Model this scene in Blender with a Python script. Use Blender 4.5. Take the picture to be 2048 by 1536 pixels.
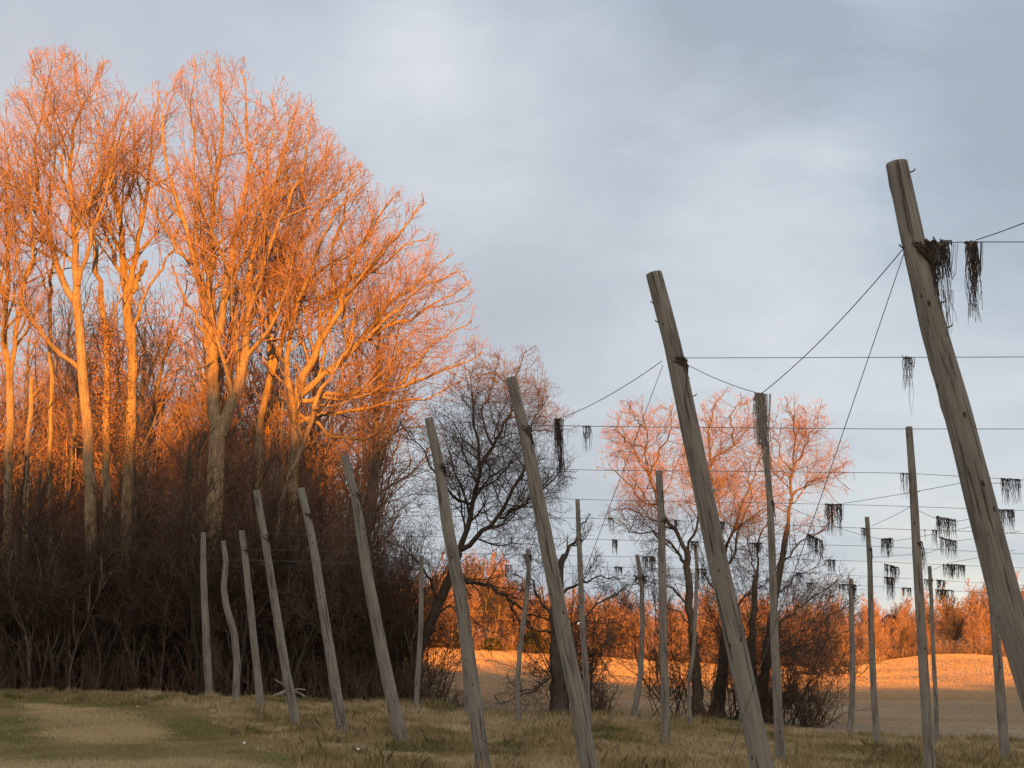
import bpy, math, random
import numpy as np
from mathutils import Vector
for o in list(bpy.data.objects): bpy.data.objects.remove(o)
SC = bpy.context.scene; COL = SC.collection
# ------------------------------------------------------------------ camera, sun, sky, exposure
FPX, HOR, CH = 2900.0, 1300.0, 1.8
PITCH = math.atan((HOR-768)/FPX)
cam = bpy.data.cameras.new('camera'); camo = bpy.data.objects.new('camera', cam); COL.objects.link(camo)
camo.location = (0,0,CH); camo.rotation_euler = (math.pi/2+PITCH,0,0)
cam.sensor_width = 36; cam.lens = 36*FPX/2048; cam.clip_start = .1; cam.clip_end = 4000
SC.camera = camo
EL, AZ = math.radians(6.0), math.radians(-6.0)          # sun low behind the camera, a little to the right
SUN = Vector((-math.sin(AZ)*math.cos(EL), -math.cos(AZ)*math.cos(EL), math.sin(EL)))
sl = bpy.data.lights.new('sun','SUN'); sl.energy = 5.0; sl.color = (1.0,.355,.03); sl.angle = math.radians(.5)
so = bpy.data.objects.new('sun', sl); COL.objects.link(so); so.rotation_euler = (-SUN).to_track_quat('-Z','Y').to_euler()
SC.view_settings.view_transform = 'Standard'; SC.view_settings.look = 'None'
SC.view_settings.gamma = 1; SC.view_settings.exposure = 1.0
SC.cycles.max_bounces = 6; SC.cycles.diffuse_bounces = 3

class NT:
    def __init__(s, tree): s.t = tree; s.n = tree.nodes; s.n.clear()
    def add(s, typ, **kw):
        n = s.n.new(typ)
        for k,v in kw.items(): setattr(n,k,v)
        return n
    def put(s, sock, v):
        if v is None: return
        if isinstance(v, bpy.types.NodeSocket): s.t.links.new(v, sock)
        else: sock.default_value = v
    def math(s, op, a, b=None, c=None, clamp=False):
        n = s.add('ShaderNodeMath', operation=op, use_clamp=clamp)
        for i,v in enumerate((a,b,c)): s.put(n.inputs[i], v)
        return n.outputs[0]
    def vm(s, op, a, b=None, out=0):
        n = s.add('ShaderNodeVectorMath', operation=op); s.put(n.inputs[0],a); s.put(n.inputs[1],b)
        return n.outputs['Value' if out else 'Vector']
    def noise(s, vec, scale, detail=4, rough=.55, dist=0, col=False):
        n = s.add('ShaderNodeTexNoise'); s.put(n.inputs['Vector'],vec); n.inputs['Scale'].default_value=scale
        n.inputs['Detail'].default_value=detail; n.inputs['Roughness'].default_value=rough; n.inputs['Distortion'].default_value=dist
        return n.outputs['Color' if col else 'Fac']
    def ramp(s, fac, stops):
        n = s.add('ShaderNodeValToRGB'); r = n.color_ramp
        while len(r.elements)<len(stops): r.elements.new(.5)
        for e,(p,c) in zip(r.elements,stops):
            e.position=p; e.color=(c,c,c,1) if isinstance(c,(int,float)) else (*c,1)
        s.put(n.inputs[0],fac); return n.outputs[0]
    def mix(s, fac, a, b, mode='MIX'):
        n = s.add('ShaderNodeMix', data_type='RGBA', blend_type=mode)
        s.put(n.inputs[0],fac)
        for i,v in ((6,a),(7,b)): s.put(n.inputs[i], (*v,1) if isinstance(v,tuple) and len(v)==3 else v)
        return n.outputs[2]
    def mapping(s, vec, scale=(1,1,1), loc=(0,0,0), rot=(0,0,0)):
        n = s.add('ShaderNodeMapping'); s.put(n.inputs[0],vec); n.inputs['Scale'].default_value=scale
        n.inputs['Location'].default_value=loc; n.inputs['Rotation'].default_value=rot
        return n.outputs[0]

def raydir(px, py):
    u, v = (px-1024)/FPX, (768-py)/FPX
    return np.array([u, math.cos(PITCH)-v*math.sin(PITCH), math.sin(PITCH)+v*math.cos(PITCH)])
def at(px, py, Y):
    d = raydir(px,py); return np.array([0,0,CH]) + d*(Y/d[1])
def project(P):
    Q = P-np.array([0,0,CH]); f = Q[...,1]*math.cos(PITCH)+Q[...,2]*math.sin(PITCH)
    w = -Q[...,1]*math.sin(PITCH)+Q[...,2]*math.cos(PITCH)
    return 1024+FPX*Q[...,0]/f, 768-FPX*w/f

def build_world():
    w = bpy.data.worlds.new('World'); SC.world = w; w.use_nodes = True
    N = NT(w.node_tree)
    out = N.add('ShaderNodeOutputWorld'); bg = N.add('ShaderNodeBackground')
    N.t.links.new(bg.outputs[0], out.inputs[0])
    sky = N.add('ShaderNodeTexSky', sky_type='NISHITA'); sky.sun_disc=False
    sky.sun_elevation=EL; sky.sun_rotation=math.atan2(SUN.x,SUN.y); sky.air_density=1.2; sky.dust_density=1.5
    d = N.add('ShaderNodeTexCoord').outputs['Generated']
    sep = N.add('ShaderNodeSeparateXYZ'); N.put(sep.inputs[0], d)
    zz = N.math('ADD', N.math('MAXIMUM', sep.outputs[2], 0.0), .22)
    cmb = N.add('ShaderNodeCombineXYZ')
    N.put(cmb.inputs[0], N.math('DIVIDE', sep.outputs[0], zz)); N.put(cmb.inputs[1], N.math('DIVIDE', sep.outputs[1], zz))
    p = N.mapping(cmb.outputs[0], (1.0,1.5,1), rot=(0,0,.35))
    big = N.noise(p, .9, 6, .55, .5); fine = N.noise(p, 3.0, 6, .55, .5)
    puff = N.noise(N.mapping(d,(1,1,1.7)), 4.2, 7, .58, .3)
    dens = N.math('ADD', N.math('MULTIPLY', big, .40), N.math('ADD', N.math('MULTIPLY', fine, .14), N.math('MULTIPLY', puff, .46)))
    dens = N.math('MULTIPLY_ADD', N.math('SUBTRACT', dens, .5), 1.25, .485)
    def blob(px, py, rad, amp):              # one cloud mass in a fixed direction of the sky
        v = raydir(px,py); v /= np.linalg.norm(v)
        c = N.vm('DISTANCE', d, tuple(v), out=1)
        c = N.math('ADD', c, N.math('MULTIPLY', N.math('SUBTRACT', fine, .5), .12))
        g = N.math('SUBTRACT', 1, N.math('DIVIDE', c, rad), clamp=True)
        return N.math('MULTIPLY', N.math('SMOOTH_MAX', g, 0, .2), amp)
    for b in ((900,130,.16,.26),(1480,-20,.10,-.30),(2060,190,.14,-.30),(1000,560,.20,-.13),(250,40,.16,.04),(1750,60,.2,-.05),
              (1500,330,.2,.09),(1750,950,.2,.10),(650,60,.08,-.1),(60,120,.17,.12),(1300,-120,.2,-.22),(300,-100,.16,-.12),(2100,330,.14,-.08),(1150,620,.14,-.10),(1250,820,.18,.06)):
        dens = N.math('ADD', dens, blob(*b))
    col = N.ramp(dens, [(.22,(.232,.270,.325)),(.40,(.288,.333,.392)),(.52,(.355,.397,.446)),(.64,(.425,.455,.487)),(.82,(.56,.58,.585))])
    lil = N.math('ADD', blob(1000,600,.26,.9), blob(60,140,.22,1.1))   # faint sunset lilac
    col = N.mix(N.math('MULTIPLY', lil, .27, clamp=True), col, (.47,.425,.445))
    hz = N.math('MULTIPLY', blob(1900,1250,.085,1.2), .8, clamp=True)           # clear pale strip low in the sky
    col = N.mix(hz, col, (.56,.55,.49))
    sd = N.vm('DISTANCE', d, tuple(Vector((SUN.x,SUN.y,.42)).normalized()), out=1)   # bright sunset half of the sky, behind the photographer
    west = N.math('SMOOTH_MAX', N.math('SUBTRACT', 1, N.math('DIVIDE', sd, 1.35)), 0, .3)
    col = N.mix(N.math('MULTIPLY', west, 1.0, clamp=True), col, (.72,.63,.55))
    nis = N.vm('MULTIPLY', sky.outputs[0], (.1,.1,.1))
    col = N.mix(.92, nis, col)
    N.put(bg.inputs[0], col); bg.inputs[1].default_value = .82
build_world()

# ------------------------------------------------------------------ helpers
def thing(name, label, cat, loc=(0,0,0), group=None):
    o = bpy.data.objects.new(name, None); COL.objects.link(o); o.location = tuple(float(v) for v in loc)
    o.empty_display_size = .3; tag(o,label,cat,group); return o
def tag(o, label=None, cat=None, group=None, kind=None):
    for k,v in (('label',label),('category',cat),('group',group),('kind',kind)):
        if v: o[k] = v
    return o
def mesh_obj(name, V, F, mat, parent=None, origin=(0,0,0), smooth=True, attrs=None, Fsizes=None):
    """V (n,3) world points; F (m,k) faces, or a flat index list with Fsizes"""
    me = bpy.data.meshes.new(name)
    V = (np.asarray(V,dtype=np.float64)-np.asarray(origin,dtype=np.float64)).astype(np.float32)
    if Fsizes is None:
        F = np.asarray(F); Fsizes = np.full(len(F), F.shape[1], dtype=np.int32); F = F.ravel()
    F = np.asarray(F)
    me.vertices.add(len(V)); me.vertices.foreach_set('co', V.ravel())
    me.loops.add(len(F)); me.loops.foreach_set('vertex_index', F.astype(np.int32))
    me.polygons.add(len(Fsizes))
    st = np.concatenate([[0],np.cumsum(Fsizes)[:-1]]).astype(np.int32)
    me.polygons.foreach_set('loop_start', st)
    if smooth: me.polygons.foreach_set('use_smooth', np.ones(len(Fsizes),dtype=bool))
    for k,(typ,a) in (attrs or {}).items():
        at_ = me.attributes.new(k, typ, 'POINT')
        at_.data.foreach_set({'FLOAT':'value','FLOAT_VECTOR':'vector','FLOAT_COLOR':'color'}[typ], np.asarray(a,dtype=np.float32).ravel())
    me.update(calc_edges=True)
    o = bpy.data.objects.new(name, me); COL.objects.link(o)
    if parent is not None: o.parent = parent
    else: o.location = tuple(float(v) for v in origin)
    for m in (mat if isinstance(mat,(list,tuple)) else [mat]): me.materials.append(m)
    return o
def norm(v): return v/np.maximum(np.linalg.norm(v,axis=-1,keepdims=True),1e-9)
def tubes(P, R, k=3):
    """P (N,n,3), R (N,n) -> verts, quads"""
    N,n,_ = P.shape
    T = np.empty_like(P); T[:,1:-1]=P[:,2:]-P[:,:-2]; T[:,0]=P[:,1]-P[:,0]; T[:,-1]=P[:,-1]-P[:,-2]; T = norm(T)
    main = norm(P[:,-1]-P[:,0]); ref = np.where(np.abs(main[:,2:3])>.8, np.array([[1.,.13,0]]), np.array([[.1,.05,1.]]))
    A = norm(np.cross(T, ref[:,None,:])); B = np.cross(T,A)
    th = np.arange(k)*2*np.pi/k
    V = P[:,:,None,:]+R[:,:,None,None]*(A[:,:,None,:]*np.cos(th)[None,None,:,None]+B[:,:,None,:]*np.sin(th)[None,None,:,None])
    i = (np.arange(N)*n*k)[:,None,None]; j=(np.arange(n-1)*k)[None,:,None]; s=np.arange(k)[None,None,:]; s2=(s+1)%k
    F = np.stack([i+j+s, i+j+s2, i+j+k+s2, i+j+k+s],-1).reshape(-1,4)
    return V.reshape(-1,3), F
class Acc:
    def __init__(s): s.V=[]; s.F=[]; s.n=0
    def add(s, V, F): s.V.append(V); s.F.append(F+s.n); s.n+=len(V)
    def tube(s, P, R, k=3):
        P=np.asarray(P,float); R=np.asarray(R,float)
        if P.ndim==2: P=P[None]; R=R[None]
        s.add(*tubes(P,R,k))
    def obj(s, name, mat, parent=None, origin=(0,0,0), **kw):
        return mesh_obj(name, np.concatenate(s.V), np.concatenate(s.F), mat, parent, origin, **kw)
def resample(P, n):
    P=np.asarray(P,float); L=np.concatenate([[0],np.cumsum(np.linalg.norm(np.diff(P,axis=0),axis=1))])
    # smooth curve through the points (Catmull-Rom on arc length)
    t=np.linspace(0,L[-1],n*6); Q=np.stack([np.interp(t,L,P[:,i]) for i in range(P.shape[1])],1)
    w=max(1,int(.5*len(t)/len(P))); 
    if w>1 and len(P)>2:
        ker=np.hanning(w+2)[1:-1]; ker/=ker.sum(); pad=np.pad(Q,((w,w),(0,0)),mode='reflect',reflect_type='odd')
        Q=np.stack([np.convolve(pad[:,i],ker,'same')[w:-w] for i in range(Q.shape[1])],1)
    return Q[np.linspace(0,len(Q)-1,n).round().astype(int)]
def dup(root, loc, rz=0, sc=1.0, label=None, group=None):
    r = root.copy(); COL.objects.link(r); r.location=tuple(float(v) for v in loc); r.rotation_euler=(0,0,rz)
    r.scale = sc if isinstance(sc,tuple) else (sc,sc,sc)
    if label: r['label']=label
    if group: r['group']=group
    for ch in root.children:
        c=ch.copy(); COL.objects.link(c); c.parent=r
    return r

# ------------------------------------------------------------------ materials
def mat(name, fn, rough=.9, bump=None):
    m=bpy.data.materials.new(name); m.use_nodes=True; N=NT(m.node_tree)
    o=N.add('ShaderNodeOutputMaterial'); b=N.add('ShaderNodeBsdfPrincipled'); N.t.links.new(b.outputs[0],o.inputs[0])
    b.inputs['Roughness'].default_value=rough; b.inputs['Specular IOR Level'].default_value=.15
    r=fn(N); c,h = r if isinstance(r,tuple) and len(r)==2 else (r,None)
    N.put(b.inputs['Base Color'], c)
    if h is not None:
        bn=N.add('ShaderNodeBump'); bn.inputs['Strength'].default_value=bump[0]; bn.inputs['Distance'].default_value=bump[1]
        N.put(bn.inputs['Height'],h); N.t.links.new(bn.outputs[0],b.inputs['Normal'])
    return m
def m_bark(lo, hi, zs=.16, sc=9):
    def f(N):
        p=N.add('ShaderNodeTexCoord').outputs['Object']
        a=N.noise(N.mapping(p,(1,1,zs)),sc,6,.72,.4); b=N.noise(p,1.3,4,.65); c=N.noise(N.mapping(p,(1,1,.10)),sc*3,4,.65); d=N.noise(N.mapping(p,(1,1,.5)),3.5,3,.6)
        k=N.math('ADD',N.math('MULTIPLY',a,.5),N.math('ADD',N.math('MULTIPLY',b,.25),N.math('MULTIPLY',c,.25)))
        col=N.ramp(k,[(.36,lo),(.60,hi)])
        col=N.mix(N.ramp(d,[(.60,0.),(.70,.55)]),col,(lo[0]*.9,lo[1]*1.05,lo[2]*.9))      # lichen and old scars
        return col, N.math('ADD',a,N.math('MULTIPLY',c,.7))
    return f
def m_twig(lo,hi):
    def f(N):
        p=N.add('ShaderNodeTexCoord').outputs['Object']
        return N.ramp(N.noise(p,.6,3,.7),[(.35,lo),(.65,hi)])
    return f
M_BARK  = mat('pale_bark',  m_bark((.16,.108,.068),(.60,.42,.24)), .9, (1.,.09))
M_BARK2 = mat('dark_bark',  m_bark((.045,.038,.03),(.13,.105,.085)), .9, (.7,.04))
M_BARK3 = mat('grey_bark',  m_bark((.12,.10,.075),(.30,.25,.19)), .9, (.7,.05))
M_TWIG  = mat('russet_twigs', m_twig((.25,.143,.095),(.50,.30,.195)))
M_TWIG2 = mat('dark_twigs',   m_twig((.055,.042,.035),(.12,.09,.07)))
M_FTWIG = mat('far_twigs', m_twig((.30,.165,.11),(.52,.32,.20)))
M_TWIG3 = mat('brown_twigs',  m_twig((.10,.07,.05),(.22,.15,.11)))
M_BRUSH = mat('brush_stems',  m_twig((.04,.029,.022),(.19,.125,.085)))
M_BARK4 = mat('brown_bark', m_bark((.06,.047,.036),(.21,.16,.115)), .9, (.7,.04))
M_LEAF  = mat('dead_leaves',  m_twig((.17,.085,.045),(.40,.215,.11)))
M_EVERG = mat('evergreen_leaves', m_twig((.035,.045,.012),(.11,.10,.03)))
def f_pole(N):
    g=N.add('ShaderNodeAttribute',attribute_name='grain').outputs['Vector']
    r=N.add('ShaderNodeObjectInfo').outputs['Random']
    gg=N.vm('ADD', g, N.vm('MULTIPLY', r, (37.,11.,5.)))
    a=N.noise(N.mapping(gg,(1,1,.035)),70,5,.65)      # long grain
    b=N.noise(N.mapping(gg,(1,1,.25)),6,4,.6)         # weather patches
    c=N.noise(N.mapping(gg,(1,1,.045)),30,3,.55)
    d=N.noise(N.mapping(gg,(1,1,.5)),19,3,.5)
    k=N.math('MULTIPLY_ADD',N.math('SUBTRACT',N.math('ADD',N.math('MULTIPLY',a,.5),N.math('MULTIPLY',b,.5)),.5),1.3,.5)
    col=N.ramp(k,[(.30,(.095,.083,.071)),(.45,(.21,.185,.158)),(.58,(.29,.257,.22)),(.74,(.41,.378,.335))])
    col=N.mix(N.ramp(b,[(.5,0.),(.75,.5)]),col,(.17,.165,.115))           # lichen
    col=N.mix(N.ramp(c,[(.585,0.),(.66,.8)]),col,(.055,.047,.04))         # checks in the wood
    v=N.add('ShaderNodeTexVoronoi'); N.put(v.inputs['Vector'],N.mapping(gg,(1,1,.55))); v.inputs['Scale'].default_value=7.5
    col=N.mix(N.ramp(v.outputs['Distance'],[(.085,.9),(.14,0.)]),col,(.045,.035,.028))  # knots
    ck=N.add('ShaderNodeAttribute',attribute_name='crack').outputs['Fac']; col=N.mix(ck,col,(.03,.025,.02))  # cracks painted dark: groove shade put into the colour, with rotted inner wood
    return col, N.math('SUBTRACT',a,N.math('MULTIPLY',N.ramp(c,[(.58,0.),(.7,1.)]),.8))
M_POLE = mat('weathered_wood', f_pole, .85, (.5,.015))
M_WIRE = mat('old_wire', lambda N:(.10,.105,.11,1), .5)
def f_twine(N):
    p=N.add('ShaderNodeTexCoord').outputs['Object']
    return N.ramp(N.noise(p,14,3,.6),[(.35,(.05,.04,.035)),(.52,(.11,.09,.075)),(.70,(.30,.265,.225))])
M_TWINE = mat('rotten_twine', f_twine)
def f_twined(N):
    p=N.add('ShaderNodeTexCoord').outputs['Object']
    return N.ramp(N.noise(p,9,3,.6),[(.35,(.04,.031,.026)),(.66,(.125,.098,.078))])
M_TWINED = mat('dead_vine', f_twined)
M_NAIL = mat('rusty_iron', lambda N:(.06,.045,.04,1), .7)
M_DRIFT = mat('bleached_wood', m_bark((.20,.17,.14),(.46,.41,.34)), .9, (.5,.02))
M_SCRAP = mat('white_paper', lambda N:(.7,.68,.63,1))

# ------------------------------------------------------------------ terrain
RY = lambda k: 11.3+4.52*(k-1)                     # row distance of the hop trellis
CP=[]
for r,px,py in ((10,418,1400),(10,832,1420),(10,1268,1445),(10,1698,1480),(9,472,1412),(9,935,1440),(9,1380,1462),(9,1870,1490),
    (8,520,1420),(8,1036,1447),(7,593,1452),(7,1178,1468),(7,1755,1495),(6,688,1478),(6,1333,1495),(6,2011,1522),(5,805,1492),(5,1560,1535),(4,968,1545)):
    CP.append(at(px,py,RY(r)))
for px,py,Y in ((-150,1384,58),(0,1386,57),(250,1393,57),(560,1402,57),(1100,1437,57),(1420,1438,63),(1550,1437,66),(1700,1440,75),(2000,1440,80),
    (1000,1402,95),(1300,1404,95),(1700,1398,105),(2000,1398,105),(1000,1352,135),(1300,1374,135),(1600,1378,140),(1850,1366,150),(2048,1362,155),(2300,1360,155),
    (850,1294,215),(950,1295,215),(1120,1308,215),(1300,1318,215),(1500,1328,210),(1600,1332,205),(1700,1332,190),(1760,1325,188),(1850,1312,188),(1930,1309,188),(2048,1318,188),(2300,1325,190),
    (1700,1330,235),(1900,1314,235),(2200,1320,235),(500,1300,215),(1200,1303,300),(1900,1303,300),(300,1295,300)):
    CP.append(at(px,py,Y))
CP += [np.array(v,float) for v in ((0,0,0),(4,10,-.12),(-10,12,.1),(14,12,-.4),(-30,40,.4),(-40,0,.3),(30,20,-.9),(40,40,-1.4),(-30,90,.4),(-12,90,.0),(-30,140,.6),
    (80,100,-1.8),(-60,60,.6),(0,-40,0),(40,-40,0),(-40,-40,.3),(100,250,0),(-100,250,2),(0,420,2),(120,420,2),(-160,420,2),(160,150,-1),(160,0,-1),(-160,0,1),(0,-120,0))]
CP=np.array(CP)
def _phi(r): return np.where(r>0, r*r*np.log(np.maximum(r,1e-9)), 0)
_S=100.; _c=CP[:,:2]/_S; _n=len(CP)
_K=_phi(np.linalg.norm(_c[:,None]-_c[None],axis=2))+np.eye(_n)*2e-4
_Pm=np.c_[np.ones(_n),_c]; _A=np.block([[_K,_Pm],[_Pm.T,np.zeros((3,3))]])
_w=np.linalg.solve(_A,np.r_[CP[:,2],np.zeros(3)])
def ground(x,y):
    x=np.asarray(x,float); y=np.asarray(y,float); sh=np.broadcast(x,y).shape
    q=np.stack([np.broadcast_to(x,sh).ravel(),np.broadcast_to(y,sh).ravel()],1)
    z=np.empty(len(q)); qq=np.clip(q,[-165,-125],[165,425])/_S
    for i in range(0,len(q),40000):
        s=qq[i:i+40000]; z[i:i+40000]=_phi(np.linalg.norm(s[:,None]-_c[None],axis=2))@_w[:_n]+_w[_n]+s@_w[_n+1:]
    return z.reshape(sh)
def gpt(px,py):
    """where the line of sight through a point of the photo meets the ground"""
    d=raydir(px,py); t=np.concatenate([np.arange(8,120,.25),np.arange(120,400,1.)]); P=np.array([0,0,CH])+d*t[:,None]
    h=P[:,2]-ground(P[:,0],P[:,1]); i=int(np.argmax(h<0)) if (h<0).any() else len(t)-1
    return P[i]
def EDGE(x): return np.interp(x,[-400,-20,-9,-4,0,10,20,400],[57,57,56.5,55,54,54,53,53])+.5*np.sin(x*.7)+.3*np.sin(x*1.9+1)
xs=np.unique(np.concatenate([np.arange(-700,-60,40),np.arange(-60,-24,3),np.arange(-24,24,.35),np.arange(24,60,3),np.arange(60,701,40)]))
sy=np.unique(np.concatenate([np.linspace(0,.35,12),np.linspace(.35,1,120)]))
def sheet(name, X, Y, m, attrs=None, kind='structure', dz=0):
    Z=ground(X,Y)+dz; nr,nc=X.shape; V=np.stack([X,Y,Z],-1).reshape(-1,3)
    i=np.arange(nr-1)[:,None]*nc+np.arange(nc-1)[None]; F=np.stack([i,i+1,i+nc+1,i+nc],-1).reshape(-1,4)
    return tag(mesh_obj(name,V,F,m,attrs=attrs),kind=kind)
rngG=np.random.default_rng(5)
_TAB=np.random.default_rng(77).random((256,256))
def vnoise(x,y,s):
    x=x/s; y=y/s; xi=np.floor(x).astype(int); yi=np.floor(y).astype(int); fx=x-xi; fy=y-yi
    fx=fx*fx*(3-2*fx); fy=fy*fy*(3-2*fy); g=lambda a,b:_TAB[a%256,b%256]
    return (g(xi,yi)*(1-fx)+g(xi+1,yi)*fx)*(1-fy)+(g(xi,yi+1)*(1-fx)+g(xi+1,yi+1)*fx)*fy
def inpoly(x,y,poly):
    c=np.zeros(np.shape(x),bool); n=len(poly)
    for i in range(n):
        x1,y1=poly[i]; x2,y2=poly[(i+1)%n]
        c^=((y1>y)!=(y2>y))&(x<(x2-x1)*(y-y1)/(y2-y1+1e-12)+x1)
    return c
DRY=[tuple(gpt(*p)[:2]) for p in ((28,1406),(120,1411),(200,1417),(262,1428),(300,1444),(345,1470),(320,1490),(220,1488),(110,1478),(80,1455))]
DRY2=[tuple(gpt(*p)[:2]) for p in ((-100,1515),(60,1522),(250,1524),(420,1520),(560,1530),(700,1560),(-100,1570))]
LAWN=[tuple(gpt(*p)[:2]) for p in ((-200,1400),(380,1412),(470,1435),(520,1470),(600,1500),(700,1535))]+[(-4,8),(-60,8),(-60,52)]
def dryness(x,y):
    o=0
    for k in range(6):
        jx=x+.6*(vnoise(x,y,1.1)-.5)+.7*(vnoise(x+9+k*7.3,y,.35)-.5); jy=y+1.3*(vnoise(x+40,y,1.3)-.5)+1.1*(vnoise(x+k*5.1,y+9,.4)-.5)
        o=o+np.maximum(inpoly(jx,jy,DRY),inpoly(jx,jy,DRY2)).astype(float)/6
    return o*np.clip(.45+1.3*(vnoise(x+3,y*.6,1.9)-.15),.35,1)
def lawn(x,y):
    jx=x+2.4*(vnoise(x,y,1.6)-.5); jy=y+2.*(vnoise(x+40,y,1.3)-.5)
    return inpoly(jx,jy,LAWN).astype(float)
Y0=-300.; Ye=EDGE(xs); Ygrid=Y0+(Ye[None,:]-Y0)*(1-(1-sy[:,None])**1.0)
sn=np.concatenate([np.linspace(0,.86,16)[:-1],np.linspace(.86,1,150)]); Ygrid=Y0+(Ye[None,:]-Y0)*sn[:,None]; Xgrid=np.broadcast_to(xs[None,:],Ygrid.shape)
def f_meadow(N):
    p=N.add('ShaderNodeTexCoord').outputs['Object']
    dry=N.add('ShaderNodeAttribute',attribute_name='dry').outputs['Fac']; lw=N.add('ShaderNodeAttribute',attribute_name='lawn').outputs['Fac']
    a=N.noise(p,.55,4,.6); b=N.noise(N.mapping(p,(1,1.6,1)),3.5,5,.7); c=N.noise(p,22,4,.7)
    k=N.math('ADD',N.math('MULTIPLY',a,.45),N.math('ADD',N.math('MULTIPLY',b,.35),N.math('MULTIPLY',c,.2)))
    green=N.ramp(k,[(.36,(.095,.092,.032)),(.48,(.17,.155,.06)),(.60,(.30,.235,.11))])
    tan=N.ramp(k,[(.36,(.17,.128,.065)),(.5,(.31,.23,.12)),(.64,(.42,.31,.17))])
    dryc=N.ramp(k,[(.34,(.25,.18,.09)),(.5,(.40,.285,.15)),(.64,(.47,.345,.195))])
    g=N.mix(lw,tan,green)
    return N.mix(N.math('MULTIPLY',dry,N.ramp(N.noise(p,1.5,5,.7),[(.3,.55),(.5,1.)])),g,dryc), c
M_MEADOW=mat('meadow_turf',f_meadow,1,(.6,.06))
def f_field(N):
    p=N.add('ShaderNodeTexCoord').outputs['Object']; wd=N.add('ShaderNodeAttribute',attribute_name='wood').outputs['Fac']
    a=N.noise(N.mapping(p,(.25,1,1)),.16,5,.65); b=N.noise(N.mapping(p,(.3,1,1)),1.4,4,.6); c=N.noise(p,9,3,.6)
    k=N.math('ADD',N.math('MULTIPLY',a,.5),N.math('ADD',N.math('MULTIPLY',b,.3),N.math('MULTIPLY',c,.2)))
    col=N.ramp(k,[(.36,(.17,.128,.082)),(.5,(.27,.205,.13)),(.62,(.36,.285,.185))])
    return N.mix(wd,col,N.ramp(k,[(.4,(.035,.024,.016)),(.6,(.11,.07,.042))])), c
M_FIELD=mat('field_soil',f_field,1,(.5,.1))
sheet('meadow',Xgrid,Ygrid,M_MEADOW,{'dry':('FLOAT',dryness(Xgrid,Ygrid)),'lawn':('FLOAT',lawn(Xgrid,Ygrid))})
tf=np.concatenate([np.linspace(0,60,40)[:-1],np.linspace(60,250,70)[:-1],np.array([250,290,350,450,600,900,1500,2500])])
Yf=Ye[None,:]+tf[:,None]; Xf=np.broadcast_to(xs[None,:],Yf.shape)
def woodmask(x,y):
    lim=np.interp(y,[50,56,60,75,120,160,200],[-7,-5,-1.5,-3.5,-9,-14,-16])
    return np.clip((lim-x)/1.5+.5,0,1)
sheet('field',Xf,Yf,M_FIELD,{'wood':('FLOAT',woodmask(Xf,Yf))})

def build_shade_ridge():                                  # unseen ridge added behind the camera, crest shaped to set the shadow line
    B=150.; x=np.arange(-420,421,1.0); r=np.random.default_rng(3)
    H=np.interp(x,[-420,-120,-20,4,6.5,8.5,11,13,18,21,25,29,36,42,60,80,150,420],[30,32,32.1,32.1,32.6,34.3,34.6,33.5,34.2,33.8,31.0,30.2,29.8,28.9,28.9,30.0,31,29])
    H=H+(vnoise(x,x*0+3.,7)-.5)*1.2+(vnoise(x,x*0+8.,2.5)-.5)*1.3
    yy=np.array([-90,-70,-45,-25,-12,-4,0,4,14,40,90]); f=np.array([-.05,.05,.25,.55,.85,.97,1,.96,.8,.35,-.05])
    X=np.broadcast_to(x[None,:],(len(yy),len(x))); Y=np.broadcast_to((-B-yy)[:,None],X.shape); Z=f[:,None]*H[None,:]
    nr,nc=X.shape; i=np.arange(nr-1)[:,None]*nc+np.arange(nc-1)[None]
    F=np.stack([i,i+nc,i+nc+1,i+1],-1).reshape(-1,4)
    tag(mesh_obj('shade_ridge',np.stack([X,Y,Z],-1).reshape(-1,3),F,mat('shade_ridge_scrub',m_twig((.05,.04,.025),(.14,.10,.06)))),kind='structure')
build_shade_ridge()

# ------------------------------------------------------------------ trees
def plen(P): return np.linalg.norm(np.diff(P,axis=1),axis=2).sum(1)
def children(P,R,rng,dens,t0,t1,ang,lf,lmax,rf,rmin,n,up=.08,wig=.12,env=None,lmin=.05):
    """branches growing along every polyline of P; lf is the length as a share of the parent's, longer near its base"""
    N,k,_=P.shape; L=plen(P); m=np.floor(L*dens+rng.random(N)).astype(int); m=np.clip(m,1,60)
    idx=np.repeat(np.arange(N),m); M=len(idx); off=np.concatenate([[0],np.cumsum(m)[:-1]])
    t=t0+(t1-t0)*np.clip((np.arange(M)-off[idx]+rng.random(M))/m[idx],0,.999)
    f=t*(k-1); i=np.minimum(f.astype(int),k-2); fr=(f-i)[:,None]
    pos=P[idx,i]*(1-fr)+P[idx,i+1]*fr; tan=norm(P[idx,i+1]-P[idx,i]); r0=R[idx,i]*(1-fr[:,0])+R[idx,i+1]*fr[:,0]
    per=norm(np.cross(tan,rng.normal(size=(M,3)))); a=rng.uniform(*ang,M)[:,None]
    d=np.cos(a)*tan+np.sin(a)*per
    ln=np.clip(L[idx]*rng.uniform(*lf,M)*(1.15-.75*t),lmin,lmax)
    rad=np.maximum(r0*rng.uniform(*rf,M),rmin)
    d=norm(d); out=np.empty((M,n,3)); out[:,0]=pos; st=(ln/(n-1))[:,None]
    for j in range(1,n):
        d=norm(d+np.array([0,0,up])+rng.normal(size=(M,3))*wig); out[:,j]=out[:,j-1]+d*st
    keep=np.ones(M,bool)
    if env is not None:
        for it in range(4):
            bad=~env(out[:,-1])
            if not bad.any(): break
            out[bad]=out[bad,:1]+(out[bad]-out[bad,:1])*.62
        keep=env(out[:,-1])|(rng.random(M)<.04)
    rr=rad[:,None]*(1-.72*np.linspace(0,1,n))[None]; rr=np.maximum(rr,rmin*.75)
    return out[keep],rr[keep]
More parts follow.
